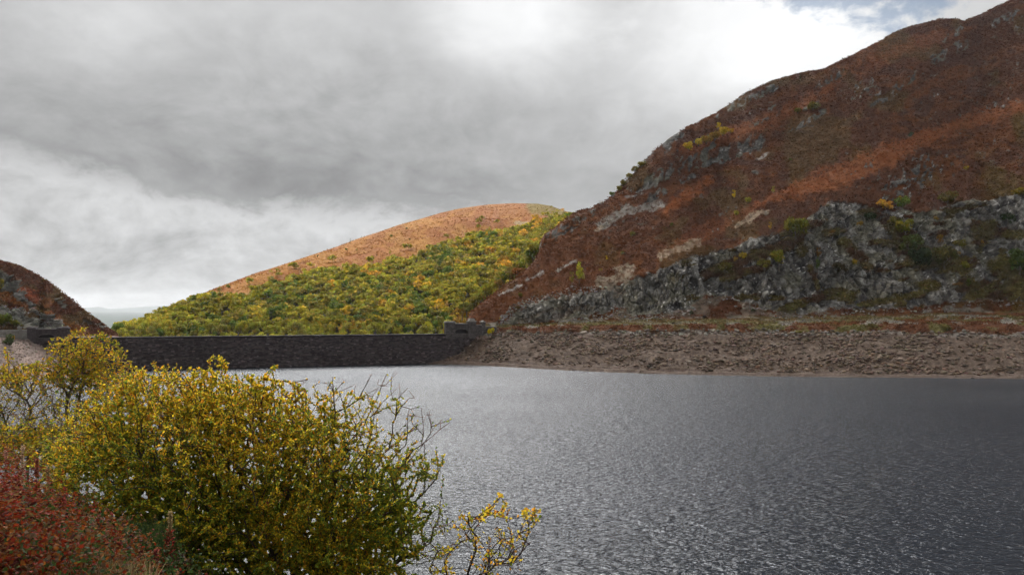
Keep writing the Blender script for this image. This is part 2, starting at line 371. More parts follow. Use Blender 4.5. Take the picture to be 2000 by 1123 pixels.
def build_right():
    us = np.arange(832, 2352, 1.6); NB, NH = 96, 400
    t1 = np.linspace(0, 1, NB)[:, None]; t2 = np.linspace(0, 1, NH+1)[1:, None]
    vsh, vte, vsi = sh_r(us), ter_r(us), sil_r(us)
    vsi = vsi + (fbm(us*0.09, us*0, seed=3)-0.5)*3.0*ss(us, 930, 1000)
    vte = np.where(vsi+6 > vte, vsi+0.1*(vsh-vsi), vte)
    V = np.concatenate([vsh+(vte-vsh)*t1, vte+(vsi-vte)*t2]); U = np.broadcast_to(us, V.shape).copy()
    wob = (fbm(U*0.02, V*0.02, seed=5)-0.5); wob2 = (fbm(U*0.09, V*0.09, seed=6)-0.5)
    Vr = rub_r(U)+wob*9+wob2*4; near_dam = 1-ss(U, 925, 1010)
    cl = -sdf(U, V, cliff_poly) + wob2*16 + wob*10
    cliff = ss(cl, -1.0, 2.5)
    rock = cliff.copy()
    for (a, b, c, e, wd, dens) in rock_segs:
        dd = wd*1.1 - seg(U, V, a, b, c, e) + wob2*wd*2.0
        mk = ss(dd, -1.0, 1.5)
        if dens < .95: mk = mk*ss(fbm(U*0.16, V*0.16, seed=int(a)), .62-dens*.25, .66-dens*.25)
        mk = mk*ss(fbm(U*.15+V*.03, V*.05, seed=88), .36, .46)
        rock = np.maximum(rock, mk)
    # random small outcrops all over the slope
    hill = ss(ter_r(U)-V, 4, 16)
    speck = ss(fbm(U*0.13+V*0.02, V*0.15, seed=77), .70, .735)*ss(fbm(U*0.012, V*0.012, seed=78), .47, .6)*hill*(V < 470)
    rock = np.maximum(rock, speck*.9)
    # planted ledges inside the cliff
    ledge = ss(fbm(U*0.020+V*.012, V*0.055, seed=21), .63, .68)
    for (a, b, c, e, wd) in ((1380, 535, 1560, 470, 10), (1560, 450, 1570, 490, 10), (1745, 440, 1790, 500, 20), (1780, 490, 1880, 520, 20), (1880, 560, 2000, 570, 16), (1650, 470, 1700, 520, 8),
                             (1900, 440, 2000, 460, 9), (1560, 590, 1640, 570, 8), (1410, 545, 1500, 520, 6), (1960, 520, 2010, 560, 22), (1040, 622, 1110, 592, 3), (1580, 520, 1600, 560, 5), (1700, 590, 1800, 575, 6)):
        ledge = np.maximum(ledge, ss(wd-seg(U, V, a, b, c, e)+wob2*wd*1.6, -2, 2))
    ledge = ledge*cliff*ss(cl, 1, 5); ledge *= np.where(U < 1330, .25, .9)
    rockv = rock*(1-ledge*.92)
    # slope of the ground
    Sl = np.full(V.shape, 0.0)
    hs = 0.70 + (fbm(U*0.01, V*0.012, seed=9)-.5)*.5
    below = V > Vr
    Sl = np.where(below, .40+.28*ss(U, 885, 915)*(1-ss(U, 945, 990))+.10*(1-ss(U, 880, 900)), 0)
    gravel = ss(V, sh_r(U)-16, sh_r(U)-8); Sl = np.where(below, Sl*(1-.25*gravel), Sl)
    tb = np.maximum(Vr-(Vr-ter_r(U))*.45, ter_r(U)+1)      # top of the heathery bank above the rubble
    Sl = np.where(~below & (V > tb), .75, Sl); Sl = np.where((V <= tb) & (V > ter_r(U)), .07+near_dam*.5, Sl)
    Sl = np.where(V <= ter_r(U), hs, Sl)
    talus = ss(cl, -26, -1)*(1-cliff)*(V > 560)*(V < ter_r(U)); Sl = Sl*(1-talus)+talus*.62
    ro = rock*(V <= ter_r(U)); steep = 1.9 + (fbm(U*.04, V*.03, seed=12)-.5)*1.5
    steep = np.where(cliff > .5, steep, 1.5)
    Sl = Sl*(1-ro)+steep*ro
    Sl = Sl*(1-ledge)+ledge*1.2
    # smooth the slope field sideways, so neighbouring columns keep the same distance
    def blur(M, n, axis):
        kk_ = np.hanning(n+2)[1:-1]; kk_ /= kk_.sum(); pw_ = [(0, 0), (0, 0)]; pw_[axis] = (n//2, n//2)
        return np.apply_along_axis(lambda r: np.convolve(r, kk_, 'valid'), axis, np.pad(M, pw_, mode='edge'))
    Sl = np.where(U > 912, blur(Sl, 75, 1), Sl); Sl = blur(Sl, 5, 0)
    y0 = CAMZ*F/(vsh-HZ)
    Y = profile(U, V, Sl, y0)
    # take out column to column jitter of the distance
    Ys = blur(Y, 41, 1)
    Y = np.where(U > 930, Ys, Y)
    P = to3d(U, V, Y)
    N = grid_normals(P); N *= np.sign(-N[..., 1:2]+1e-6)
    # relief
    x, y, z = P[..., 0], P[..., 1], P[..., 2]
    fade = ss(V-vsi, 1, 10)*.8+.2
    lump = (fbm(x*.25, y*.25, z*.25, seed=31, octv=4)-.5)
    lump2 = (fbm(x*.045, y*.045, z*.06, seed=32, octv=3)-.5)
    disp = lump*1.5 + lump2*3.0*ss(ter_r(U)-V, 0, 30)
    disp = np.where(V > Vr, lump*1.6+lump2*5.0*ss(sh_r(U)-V, 4, 24), disp)
    tilt = z+ x*.35
    f1, f2, ci = worley(x/4.6, y/4.6, tilt/15.0, 41); g1, g2, cj = worley(x/1.8, y/1.8, tilt/7.0, 42)
    ribs = np.abs(fbm(x*.12, y*.12, z*.022, seed=43, octv=4)-.5)*2
    butt = np.abs(fbm(x*.045+z*.008, y*.03, z*.012, seed=46, octv=3)-.5)*2
    slab = ((x*.9+z*.5)/6.5+ci*7.0) % 1.0; slab2 = ((x*.8-z*.45)/2.4+cj*5.0) % 1.0     # tilted faces of the blocks
    rd = (ci-.5)*2.4 + slab*1.6 - (1-ss(f2-f1, 0, .10))*1.6 + (cj-.5)*1.0 + slab2*.9 - (1-ss(g2-g1, 0, .12))*.6 + (butt-.3)*10.0 + (ribs-.3)*3.0 + (np.abs(fbm(x*.34, y*.34, z*.045, seed=47, octv=4)-.5)-.15)*9.0
    big = ss(cl, 2, 14)
    disp = disp*(1-rockv) + rockv*rd*(.45+.55*big)
    disp += ledge*lump*2
    disp *= fade
    horiz = N.copy(); horiz[..., 2] *= .35
    P = P + (N*(1-rockv)[..., None]+horiz*rockv[..., None])*disp[..., None]
    P[0] = to3d(U[0], V[0], Y[0]); 
    # ---- surface colours
    dg = U*.45+V*.9; al = U*.9-V*.45
    streak = fbm(al*.010, dg*.05, seed=51, octv=5); med = fbm(U*.03, V*.05, seed=52, octv=5); fin = fbm(U*.22, V*.28, seed=53, octv=3)
    c = np.zeros(V.shape+(3,)); c[:] = (.078, .031, .013)
    c = lerp3(c, (.130, .052, .018), ss(streak*.6+med*.4, .44, .60)*.85)
    c = lerp3(c, (.060, .026, .016), ss(med, .52, .64)*.8)
    c = lerp3(c, (.085, .062, .018), ss(fbm(U*.016, V*.02, seed=54), .56, .68)*.5)
    redder = ss(1350-U, 0, 300)*ss(V, 380, 440); c = lerp3(c, (.140, .058, .023), redder*.5*(.5+med))
    for poly, cc_, k_ in (([(1480, 402), (1520, 374), (1600, 337), (1700, 296), (1800, 256), (1960, 205), (2360, 90), (2360, 120), (2000, 226), (1880, 258), (1800, 290), (1740, 326), (1660, 362), (1560, 383)], (.215, .082, .032), .95),
                     ([(1340, 455), (1480, 400), (1520, 385), (1460, 420), (1380, 465), (1290, 500)], (.19, .068, .026), .6),
                     ([(1285, 408), (1345, 372), (1385, 340), (1395, 345), (1355, 385), (1300, 415)], (.28, .10, .035), .8),
                     ([(1330, 290), (1420, 255), (1500, 225), (1580, 190), (1660, 135), (1680, 120), (1640, 165), (1570, 210), (1500, 245), (1440, 270), (1350, 305)], (.21, .078, .03), .75),
                     ([(1700, 108), (1800, 70), (1900, 55), (1860, 75), (1760, 110), (1680, 150)], (.19, .07, .03), .5),
                     ([(1800, 560), (2050, 540), (2360, 540), (2360, 610), (1900, 600)], (.10, .05, .02), .6)):
        dd = -sdf(U, V, poly)+wob2*26+wob*10+(fin-.5)*14
        c = lerp3(c, cc_, ss(dd, -9, 9)*k_*(.75+.3*med))
    ygr = ss(fbm(U*.02, V*.02, seed=55), .5, .62)*ss(U, 1880, 1960)*ss(V, 180, 240); c = lerp3(c, (.085, .058, .014), ygr*.8)
    c *= (.78+.44*fin)[..., None]*np.array([.86, .74, .58])
    # talus, gravel fans
    fan = -sdf(U, V, [(1165, 628), (1212, 604), (1222, 606), (1250, 628)])+wob2*4
    fan2 = -sdf(U, V, [(1280, 622), (1330, 592), (1360, 580), (1440, 582), (1500, 608), (1640, 612), (1640, 624), (1400, 628)])+wob2*18
    fan3 = -sdf(U, V, [(1780, 615), (1830, 598), (1900, 600), (1960, 612)])+wob2*16
    c = lerp3(c, (.155, .112, .078), ss(fan, -1, 2)); c = lerp3(c, (.135, .098, .072), ss(fan2, -3, 3)*ss(med, .38, .46)); c = lerp3(c, (.14, .12, .10), ss(fan3, -3, 3)*ss(med, .40, .5))
    # terrace: grassy track, heather edge
    terr = (V <= Vr+1) & (V > ter_r(U)-9)
    tk = fbm(U*.012, V*.22, seed=56, octv=4)
    ct = np.zeros_like(c); ct[:] = (.115, .046, .018); ct = lerp3(ct, (.115, .092, .036), ss(tk, .48, .58)); ct = lerp3(ct, (.20, .18, .15), ss(fbm(U*.03, V*.3, seed=57), .56, .64))
    grass_band = ss(8-np.abs(V-(ter_r(U)+4)), 0, 6)*ss(U, 1060, 1150)*(1-ss(U, 1700, 1900)); ct = lerp3(ct, (.15, .125, .05), grass_band*.5)
    edge = (V > tb-2) & (V < Vr+1); ct = np.where(edge[..., None], lerp3(ct*0+np.array((.10, .040, .018)), (.10, .085, .028), ss(med, .5, .6)), ct)
    ct *= (.7+.6*fin)[..., None]
    tm = ss(V, ter_r(U)-8, ter_r(U)-2)*(1-ss(V, Vr-1, Vr+1)); c = c*(1-tm[..., None])+ct*tm[..., None]
    # rock
    cr = np.zeros_like(c); cr[:] = (.120, .110, .096)
    vein = fbm(x*.5, y*.5, z*.06, seed=58, octv=5); cr = lerp3(cr, (.048, .045, .046), ss(vein, .52, .60)*.85); cr = lerp3(cr, (.23, .222, .205), ss(vein, .44, .37)*.75)
    cr = lerp3(cr, (.16, .15, .10), ss(fbm(x*.1, y*.1, z*.1, seed=59), .52, .62)*.5)
    lichen = ss(hsh(np.floor(U/2.2), np.floor(V/2.6), np.zeros_like(U), 7), .93, .97)*ss(fbm(U*.03, V*.03, seed=60), .42, .55); cr = lerp3(cr, (.50, .48, .45), lichen*.9)
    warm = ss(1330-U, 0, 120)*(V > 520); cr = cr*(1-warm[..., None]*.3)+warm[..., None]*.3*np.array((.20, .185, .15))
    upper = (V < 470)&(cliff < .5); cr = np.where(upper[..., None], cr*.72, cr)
    cr *= (.7+.6*fin)[..., None]
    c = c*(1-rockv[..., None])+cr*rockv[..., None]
    cg = np.zeros_like(c); cg[:] = (.075, .062, .022); cg = lerp3(cg, (.055, .028, .014), ss(med, .47, .56)); cg = lerp3(cg, (.11, .10, .025), ss(streak, .52, .62)*.7)
    cg *= (.7+.6*fin)[..., None]
    lc = ledge*.9; c = c*(1-lc[..., None])+cg*lc[..., None]
    for (a, b, cc_, e, wd, colr) in scree_segs:
        dd = wd-seg(U, V, a, b, cc_, e)+wob2*wd*2.4+(fin-.5)*3
        c = lerp3(c, colr, ss(dd, -1, 1.5)*(.35+.65*ss(fin, .35, .55)))
    # shore below the high-water line: brown rubble, darker and finer at the water
    cs = np.zeros_like(c); cs[:] = (.070, .048, .035); cs *= (.6+.8*fin)[..., None]
    cs = lerp3(cs, (.115, .085, .063), ss(fin, .56, .68)*.6)
    hl = np.abs(((sh_r(U)-V)+wob*5) % 6.0-3.0)/3.0; gr = ss(V, sh_r(U)-26, sh_r(U)-10)
    cs = lerp3(cs, (.13, .10, .078), gr*ss(hl, .5, .9)*.8); cs = lerp3(cs, (.085, .062, .055), gr*ss(hl, .5, .1)*.7)
    cs = lerp3(cs, (.17, .15, .13), ss(6-np.abs(V-Vr-3), 0, 5)*ss(fin, .42, .58)*.9*ss(U, 1040, 1200))
    sm = ss(V, Vr-1, Vr+1.5); c = c*(1-sm[..., None])+cs*sm[..., None]
    c = np.clip(c, .004, .6)
    G = Ground(U, V, P)
    R0 = V.shape[0]
    PB, CB = back_rows(P, c, [(18, -3), (60, -14), (150, -60), (300, -400)])
    lead = P[0].copy(); lead[:, 1] -= 12; lead[:, 2] = -5; PB = np.concatenate([lead[None], PB]); CB = np.concatenate([c[:1]*.8, CB])
    fc = grid_faces(*PB.shape[:2]).reshape(-1, 4)
    rr = fc[:, 0]//PB.shape[1]-1; cc2 = fc[:, 0] % PB.shape[1]; rc = np.clip(rr, 0, R0-1)
    isS = V[rc, cc2] > Vr[rc, cc2]; isC = (cl[rc, cc2] > 0) & ~isS
    tag(sub_mesh('hillside_terrain', PB, CB, fc[~isS & ~isC], M_HEATH), 'steep brown heather and bracken hillside above the quarry face', None, None, 'structure')
    tag(sub_mesh('quarry_cliff_terrain', PB, CB, fc[isC], M_ROCK, smooth=False), 'long grey fractured rock face at the foot of the steep hill', None, None, 'structure')
    tag(sub_mesh('shore_ground', PB, CB, fc[isS], M_SHORE), 'bare brown stony reservoir shore below the old water line', None, None, 'structure')
    return G, U, V, P, N, c, rockv, Vr, ledge, cl
GR, UR, VR, PR, NR, CR, ROCKR, VRUB, LEDGE, CLR = build_right()

# ================================================================== LEFT HILL
sh_l = curve([(-260, 775), (0, 748), (60, 743), (125, 734), (200, 722), (260, 716)])
sil_l = curve([(-260, 370), (-100, 455), (0, 510), (30, 518), (60, 531), (100, 556), (130, 579), (160, 603), (190, 626), (215, 645), (236, 660), (262, 712)])
def build_left():
    us = np.arange(-260, 262, 1.6); NB, NH = 50, 130
    t1 = np.linspace(0, 1, NB)[:, None]; t2 = np.linspace(0, 1, NH+1)[1:, None]
    vsh, vsi = sh_l(us), sil_l(us); vw = np.where(vsi+4 > 658, vsi+.15*(vsh-vsi), 658.0)
    vsi = vsi+(fbm(us*.12, us*0, seed=103)-.5)*2
    V = np.concatenate([vsh+(vw-vsh)*t1, vw+(vsi-vw)*t2]); U = np.broadcast_to(us, V.shape).copy()
    wob = fbm(U*.03, V*.03, seed=105)-.5; wob2 = fbm(U*.12, V*.12, seed=106)-.5; fin = fbm(U*.25, V*.3, seed=107, octv=3)
    rock = np.zeros_like(V)
    for (a, b, c, e, wd) in ((-60, 510, 22, 560, 14), (20, 560, 60, 600, 8), (60, 602, 80, 618, 5), (-80, 600, 40, 622, 13), (30, 618, 95, 645, 12), (90, 620, 112, 642, 7), (228, 640, 238, 660, 5), (-200, 500, -60, 520, 20),
                             (130, 568, 150, 588, 2.0), (165, 625, 200, 640, 2.5), (108, 585, 125, 600, 3)):
        rock = np.maximum(rock, ss(wd-seg(U, V, a, b, c, e)+wob2*wd*1.7, -1, 1.5))
    below = V > 657
    s_low = np.interp(U, (-260, 0, 54, 66, 97, 125, 180), (.6, .42, .36, .325, .31, .29, .3))
    Sl = np.where(below, s_low, .74+wob*.3); Sl = np.where((V <= 658) & (V > 652), .08, Sl)
    Sl = Sl*(1-rock*(~below))+rock*(~below)*1.8
    Y = profile(U, V, Sl, CAMZ*F/(vsh-HZ), 18)
    Yp = np.pad(Y, ((0, 0), (3, 3)), mode='edge'); Y = np.apply_along_axis(lambda r: np.convolve(r, np.ones(7)/7, 'valid'), 1, Yp)
    P = to3d(U, V, Y); N = grid_normals(P); N *= np.sign(-N[..., 1:2]+1e-6)
    x, y, z = P[..., 0], P[..., 1], P[..., 2]
    lump = fbm(x*.3, y*.3, z*.3, seed=111)-.5
    f1, f2, ci = worley(x/4, y/4, z/7, 141)
    disp = np.where(below, lump*.7, lump*1.4)*(1-rock)+rock*((ci-.5)*4.0-(1-ss(f2-f1, 0, .15))*2.0+lump*3)
    P = P+N*(disp*ss(V-vsi, 1, 8))[..., None]
    med = fbm(U*.035, V*.05, seed=112, octv=5)
    c = np.zeros(V.shape+(3,)); c[:] = (.090, .035, .017)
    c = lerp3(c, (.25, .070, .030), ss(10-seg(U, V, 30, 565, 90, 590)+wob2*20, -3, 4)*.9)
    c = lerp3(c, (.24, .095, .03), ss(9-seg(U, V, 0, 572, 160, 650)+wob2*14, -3, 4)*.75)
    c = lerp3(c, (.12, .085, .03), ss(med, .53, .62)*.5)
    c *= (.7+.6*fin)[..., None]
    cr = np.zeros_like(c); cr[:] = (.25, .235, .195); v_ = fbm(x*.4, y*.4, z*.1, seed=113); cr = lerp3(cr, (.08, .075, .07), ss(v_, .5, .62)*.7); cr *= (.7+.6*fin)[..., None]
    c = c*(1-rock[..., None])+cr*rock[..., None]
    cs = np.zeros_like(c); cs[:] = (.225, .165, .135); cs *= (.7+.6*fin)[..., None]; cs = lerp3(cs, (.13, .10, .085), ss(med, .5, .6)*.5)
    sm = ss(V, 656, 658); c = c*(1-sm[..., None])+cs*sm[..., None]
    G = Ground(U, V, P)
    PB, CB = back_rows(P, c, [(15, -2), (60, -16), (200, -400)])
    lead = P[0].copy(); lead[:, 1] -= 12; lead[:, 2] = -5; PB = np.concatenate([lead[None], PB]); CB = np.concatenate([c[:1], CB])
    fc = grid_faces(*PB.shape[:2]).reshape(-1, 4); rr = np.clip(fc[:, 0]//PB.shape[1]-1, 0, V.shape[0]-1); cc2 = fc[:, 0] % PB.shape[1]
    isS = V[rr, cc2] > 657
    tag(sub_mesh('hillside_terrain', PB, CB, fc[~isS], M_HEATH), 'dark brown hillside with grey crags beyond the far end of the dam', None, None, 'structure')
    tag(sub_mesh('shore_ground', PB, CB, fc[isS], M_SHORE), 'pinkish scree bank under the parapet wall', None, None, 'structure')
    return G, U, V, P, c
GL, UL, VL, PL, CL = build_left()

# ================================================================== HILL BEHIND THE DAM
sil_m = curve([(100, 700), (180, 662), (200, 652), (235, 634), (270, 624), (300, 611), (340, 597), (380, 580), (420, 563), (460, 548), (500, 533), (540, 521), (600, 501), (660, 481),
               (700, 466), (740, 453), (780, 439), (820, 428), (860, 416), (900, 407), (950, 400), (1000, 397), (1050, 398), (1075, 402), (1095, 409), (1118, 417), (1160, 425), (1300, 470), (1400, 520)])
wood_top = curve([(100, 640), (235, 628), (300, 606), (365, 582), (430, 582), (480, 577), (520, 556), (560, 549), (600, 546), (650, 533), (700, 529), (750, 516), (800, 510), (835, 492), (875, 477), (925, 464),
                  (975, 456), (1025, 446), (1075, 430), (1110, 424), (1400, 424)])
def build_mid():
    us = np.arange(100, 1400, 2.0); NR_ = 230
    vsi = sil_m(us); V = 722+(vsi-722)*np.linspace(0, 1, NR_)[:, None]; U = np.broadcast_to(us, V.shape).copy()
    wob = fbm(U*.008, V*.012, seed=205)-.5
    Sl = .36+wob*.10-.10*ss(V, 480, 400)+.06*ss(V, 560, 640)
    y0 = np.interp(us, (100, 600, 1000, 1400), (520, 540, 520, 500))
    Y = profile(U, V, Sl, y0, 40)
    P = to3d(U, V, Y); N = grid_normals(P); N *= np.sign(N[..., 2:3]+1e-6)
    x, y, z = P[..., 0], P[..., 1], P[..., 2]
    lump = fbm(x*.02, y*.02, z*.02, seed=211, octv=5)-.5
    P = P+N*(lump*9*ss(V-vsi, 1, 16))[..., None]
    med = fbm(U*.02, V*.06, seed=212, octv=5); fin = fbm(U*.2, V*.35, seed=213, octv=3); st = fbm((U-V)*.01, (U*.35+V)*.05, seed=214, octv=5)
    c = np.zeros(V.shape+(3,)); c[:] = (.190, .078, .020)
    c = lerp3(c, (.245, .118, .032), ss(st, .50, .60)*.8); c = lerp3(c, (.19, .072, .028), ss(med, .50, .60)*.7); c = lerp3(c, (.25, .13, .04), ss(fbm(U*.03, V*.1, seed=216), .58, .66)*.6)
    c = lerp3(c, (.12, .105, .03), ss(12-seg(U, V, 1040, 403, 1090, 414)+(fin-.5)*10, -4, 4)*.8)
    c = lerp3(c, (.24, .22, .19), ss(3-seg(U, V, 1008, 433, 1040, 437)+(fin-.5)*6, -1, 1)*.7)
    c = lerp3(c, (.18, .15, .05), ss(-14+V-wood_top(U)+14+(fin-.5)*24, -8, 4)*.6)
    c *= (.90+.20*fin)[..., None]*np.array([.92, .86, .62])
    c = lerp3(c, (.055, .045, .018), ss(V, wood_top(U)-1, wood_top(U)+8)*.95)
    G = Ground(U, V, P)
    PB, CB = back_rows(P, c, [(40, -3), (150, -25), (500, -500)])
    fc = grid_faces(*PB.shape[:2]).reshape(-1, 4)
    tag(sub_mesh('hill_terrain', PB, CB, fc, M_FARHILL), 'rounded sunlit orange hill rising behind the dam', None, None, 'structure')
    return G, U, V, P, c
GM, UM, VM, PM, CM = build_mid()

# ================================================================== distant hills, valley floor, water
def far_hill(name, pts, y, depth, col, label):
    us = np.arange(40, 520, 4.0); f = curve(pts); R = 14
    V = f(us)+(fbm(us*.05, us*0, seed=int(y))-.5)*1.2
    top = CAMZ+(HZ-V)/F*y; rows = []
    for j in range(R):
        t = j/(R-1); zz = -46+(top+46)*math.sin(min(1, t*1.35)*PI/2); yy = y-depth*(1-t)
        if t > .75: zz = top-(t-.75)*60
        rows.append(np.stack([(us-1000)/F*yy, np.full_like(us, yy), zz if not np.isscalar(zz) else np.full_like(us, zz)], -1))
    P = np.array(rows); c = np.zeros(P.shape); c[:] = col
    tag(mesh(name, P, grid_faces(*P.shape[:2]).reshape(-1, 4), M_FARHILL, col=c), label, None, None, 'structure')
far_hill('distant_hill', [(40, 604), (170, 601), (190, 599.5), (215, 603), (245, 602), (290, 599), (330, 597), (520, 590)], 20000, 2500, (.06, .075, .075), 'faint blue-grey ridge on the skyline')  # colours of both far ridges tinted blue, standing in for distance haze
far_hill('distant_hill', [(40, 612), (170, 618), (200, 614), (235, 620), (300, 616), (520, 610)], 14000, 1500, (.06, .08, .07), 'nearer misty ridge below the skyline ridge')
n = 96; ang = np.linspace(0, 2*PI, n, endpoint=False)
gv = np.concatenate([[[0, 0, -45]], np.stack([np.cos(ang)*24500, np.sin(ang)*24500, np.full(n, -45)], -1)])
gf = np.array([[0, i+1, (i+1) % n+1] for i in range(n)])
tag(mesh('ground', gv, gf, plain("valley_floor", (.055, .07, .065), .95, .01, .4, 1)), 'low valley ground under the hills', None, None, 'structure')  # bluish tint in the floor colour adds to the thin haze

def dam_y(u): return 387.8/(1-.32*(u-1000)/F)
def dam_pt(u): y = dam_y(u); return np.array([(u-1000)/F*y, y])
DL, DR = dam_pt(-60), dam_pt(1010)
wd_, kk, out = None, None, None
m, k, out = mat_new("lake_water"); M_WATER = m
tc = k.node('ShaderNodeTexCoord'); ob = tc.outputs['Object']
mp = k.node('ShaderNodeMapping'); k.l.new(ob, mp.inputs[0]); mp.inputs['Rotation'].default_value = (0, 0, math.radians(-14)); mp.inputs['Scale'].default_value = (.42, 1.0, 1)
a = k.noise(mp.outputs[0], 1.15, 3, .55, .3); mp2 = k.node('ShaderNodeMapping'); k.l.new(ob, mp2.inputs[0]); mp2.inputs['Rotation'].default_value = (0, 0, math.radians(10)); mp2.inputs['Scale'].default_value = (.6, 1.0, 1)
b = k.noise(mp2.outputs[0], 2.6, 3, .55, .2); gust = k.noise(ob, .02, 3, .5)
h = k.add(k.mul(a, 1.0), k.mul(b, .38)); h = k.mul(h, k.add(k.mul(gust, .8), .6))
principled(k, out, (.004, .007, .012, 1), .23, bump(k, h, .75), .6).inputs['IOR'].default_value = 1.333
wv_ = [(-900, 8, 0), (900, 8, 0), (900, 700, 0), (DR[0]+200, 700, 0), (DR[0], DR[1]+1, 0), (DL[0], DL[1]+1, 0), (-900, DL[1], 0)]
tag(mesh('lake_water', wv_, [np.array([[0, 1, 2, 3, 4, 5, 6]])], M_WATER, smooth=False), 'rippled grey reservoir water', None, None, 'structure')

# ================================================================== DAM
dd_ = np.array([DR[0]-DL[0], DR[1]-DL[1], 0.0]); DLEN = np.linalg.norm(dd_); dd_ /= DLEN
nn_ = np.array([dd_[1], -dd_[0], 0.0])               # towards the reservoir
CREST = 13.6
class Acc:
    def __init__(s): s.V = []; s.F = []; s.C = []; s.n = 0
    def quad(s, pts, c=1.0):
        s.V += [tuple(p) for p in pts]; s.F.append([s.n+i for i in range(4)]); s.n += 4
        s.C += [(c, c, c) if np.isscalar(c) else tuple(c)]*4
    def box(s, o, ax, ay, az, lo, hi, c=1.0, taper=0.0):
        P = []
        for k3 in (0, 1):
            for j3 in (0, 1):
                for i3 in (0, 1):
                    t = taper if k3 else 0.0
                    X = (hi[0]-t if i3 else lo[0]+t); Y_ = (hi[1]-t if j3 else lo[1]+t); Z = (hi[2] if k3 else lo[2])
                    P.append(o+ax*X+ay*Y_+az*Z)
        for f in ((0, 2, 3, 1), (4, 5, 7, 6), (0, 1, 5, 4), (2, 6, 7, 3), (0, 4, 6, 2), (1, 3, 7, 5)): s.quad([P[i] for i in f], c)
    def build(s, name, mat, parent=None): return mesh(name, s.V, [np.array(s.F)], mat, parent, col=s.C, smooth=False)
ZU = np.array([0, 0, 1.0])
O_D = np.array([DL[0], DL[1], 0.0])
r_ = random.Random(5)
dam = empty('masonry_dam', (DL[0], DL[1], 0), 'long dark stone dam wall between the two hillsides', 'dam')
def dam_local(p): return p-O_D
m_ = Acc(); courses = 27; ch = (CREST+1.2-.55)/courses
core = Acc()
core.box(np.zeros(3), dd_, nn_, ZU, (0, -3.2, -9), (DLEN, -.10, CREST-.02), .8)
for ci_ in range(courses):
    z0 = -1.2+ci_*ch; s_ = -r_.random()*1.5; bat = (CREST-z0)*.05
    while s_ < DLEN:
        L = r_.uniform(.6, 1.8); pr = r_.random()**2.2*.42; sh_ = r_.uniform(.45, 1.5)
        if r_.random() < .04: sh_ = 2.4; pr += .15
        tw = r_.uniform(.02, .07)
        a_, b_ = max(s_, 0)+.02, min(s_+L, DLEN)-.02
        if b_-a_ > .15:
            c_ = (sh_*r_.uniform(.95, 1.1), sh_, sh_*r_.uniform(.92, 1.06))
            f0, f1 = bat+.02, bat+.08+pr
            A0 = [dd_*a_+nn_*f0+ZU*(z0+.02), dd_*b_+nn_*f0+ZU*(z0+.02), dd_*b_+nn_*f0+ZU*(z0+ch-.02), dd_*a_+nn_*f0+ZU*(z0+ch-.02)]
            q = tw
            B0 = [dd_*(a_+q)+nn_*f1+ZU*(z0+.02+q), dd_*(b_-q)+nn_*(f1+r_.uniform(-.08, .08))+ZU*(z0+.02+q), dd_*(b_-q)+nn_*f1+ZU*(z0+ch-.02-q), dd_*(a_+q)+nn_*(f1+r_.uniform(-.08, .08))+ZU*(z0+ch-.02-q)]
            m_.quad(B0, c_)
            for i in range(4): j = (i+1) % 4; m_.quad([A0[i], A0[j], B0[j], B0[i]], c_)
        s_ += L
core_o = core.build('wall_core', M_DAM, dam)
# backing plane right behind the blocks so that no joint shows daylight (battered like the face)
bk = Acc(); bk.quad([dd_*0+nn_*((CREST+9)*.05)-ZU*9, dd_*DLEN+nn_*((CREST+9)*.05)-ZU*9, dd_*DLEN+nn_*.0+ZU*(CREST-.05), dd_*0+nn_*.0+ZU*(CREST-.05)], .35)
bk.build('joint_mortar', M_DAM, dam)
m_.build('face_blocks', M_DAM, dam)
cp = Acc(); s_ = 0
while s_ < DLEN:
    L = r_.uniform(1.6, 2.2); cp.box(np.zeros(3), dd_, nn_, ZU, (s_+.02, -3.4, CREST+.003), (min(s_+L, DLEN)-.02, .34+r_.random()*.06, CREST+.26+r_.random()*.05), r_.uniform(.6, 1.15), .05); s_ += L
cp.build('crest_coping', M_STONE_DARK, dam)

def along(u):
    p = dam_pt(u); return float((p[0]-DL[0])*dd_[0]+(p[1]-DL[1])*dd_[1])
def courses_box(acc, lo, hi, base_c=1.0, ch=.45, seed=0, proud=.07):
    """a wall block faced with coursed stones on the reservoir side and both ends"""
    rr = random.Random(seed)
    acc.box(np.zeros(3), dd_, nn_, ZU, lo, hi, base_c*.55)
    nz = max(1, int(round((hi[2]-lo[2])/ch))); h = (hi[2]-lo[2])/nz
    for i in range(nz):
        z0 = lo[2]+i*h; s = lo[0]-.01-(rr.random()*.4)
        while s < hi[0]:
            L = rr.uniform(.5, 1.1); a_, b_ = max(s, lo[0]-.03), min(s+L, hi[0]+.03)
            if b_-a_ > .12: acc.box(np.zeros(3), dd_, nn_, ZU, (a_+.012, hi[1]-.05, z0+.012), (b_-.012, hi[1]+proud*rr.uniform(.5, 1.2), z0+h-.012), base_c*rr.uniform(.6, 1.35))
            s += L
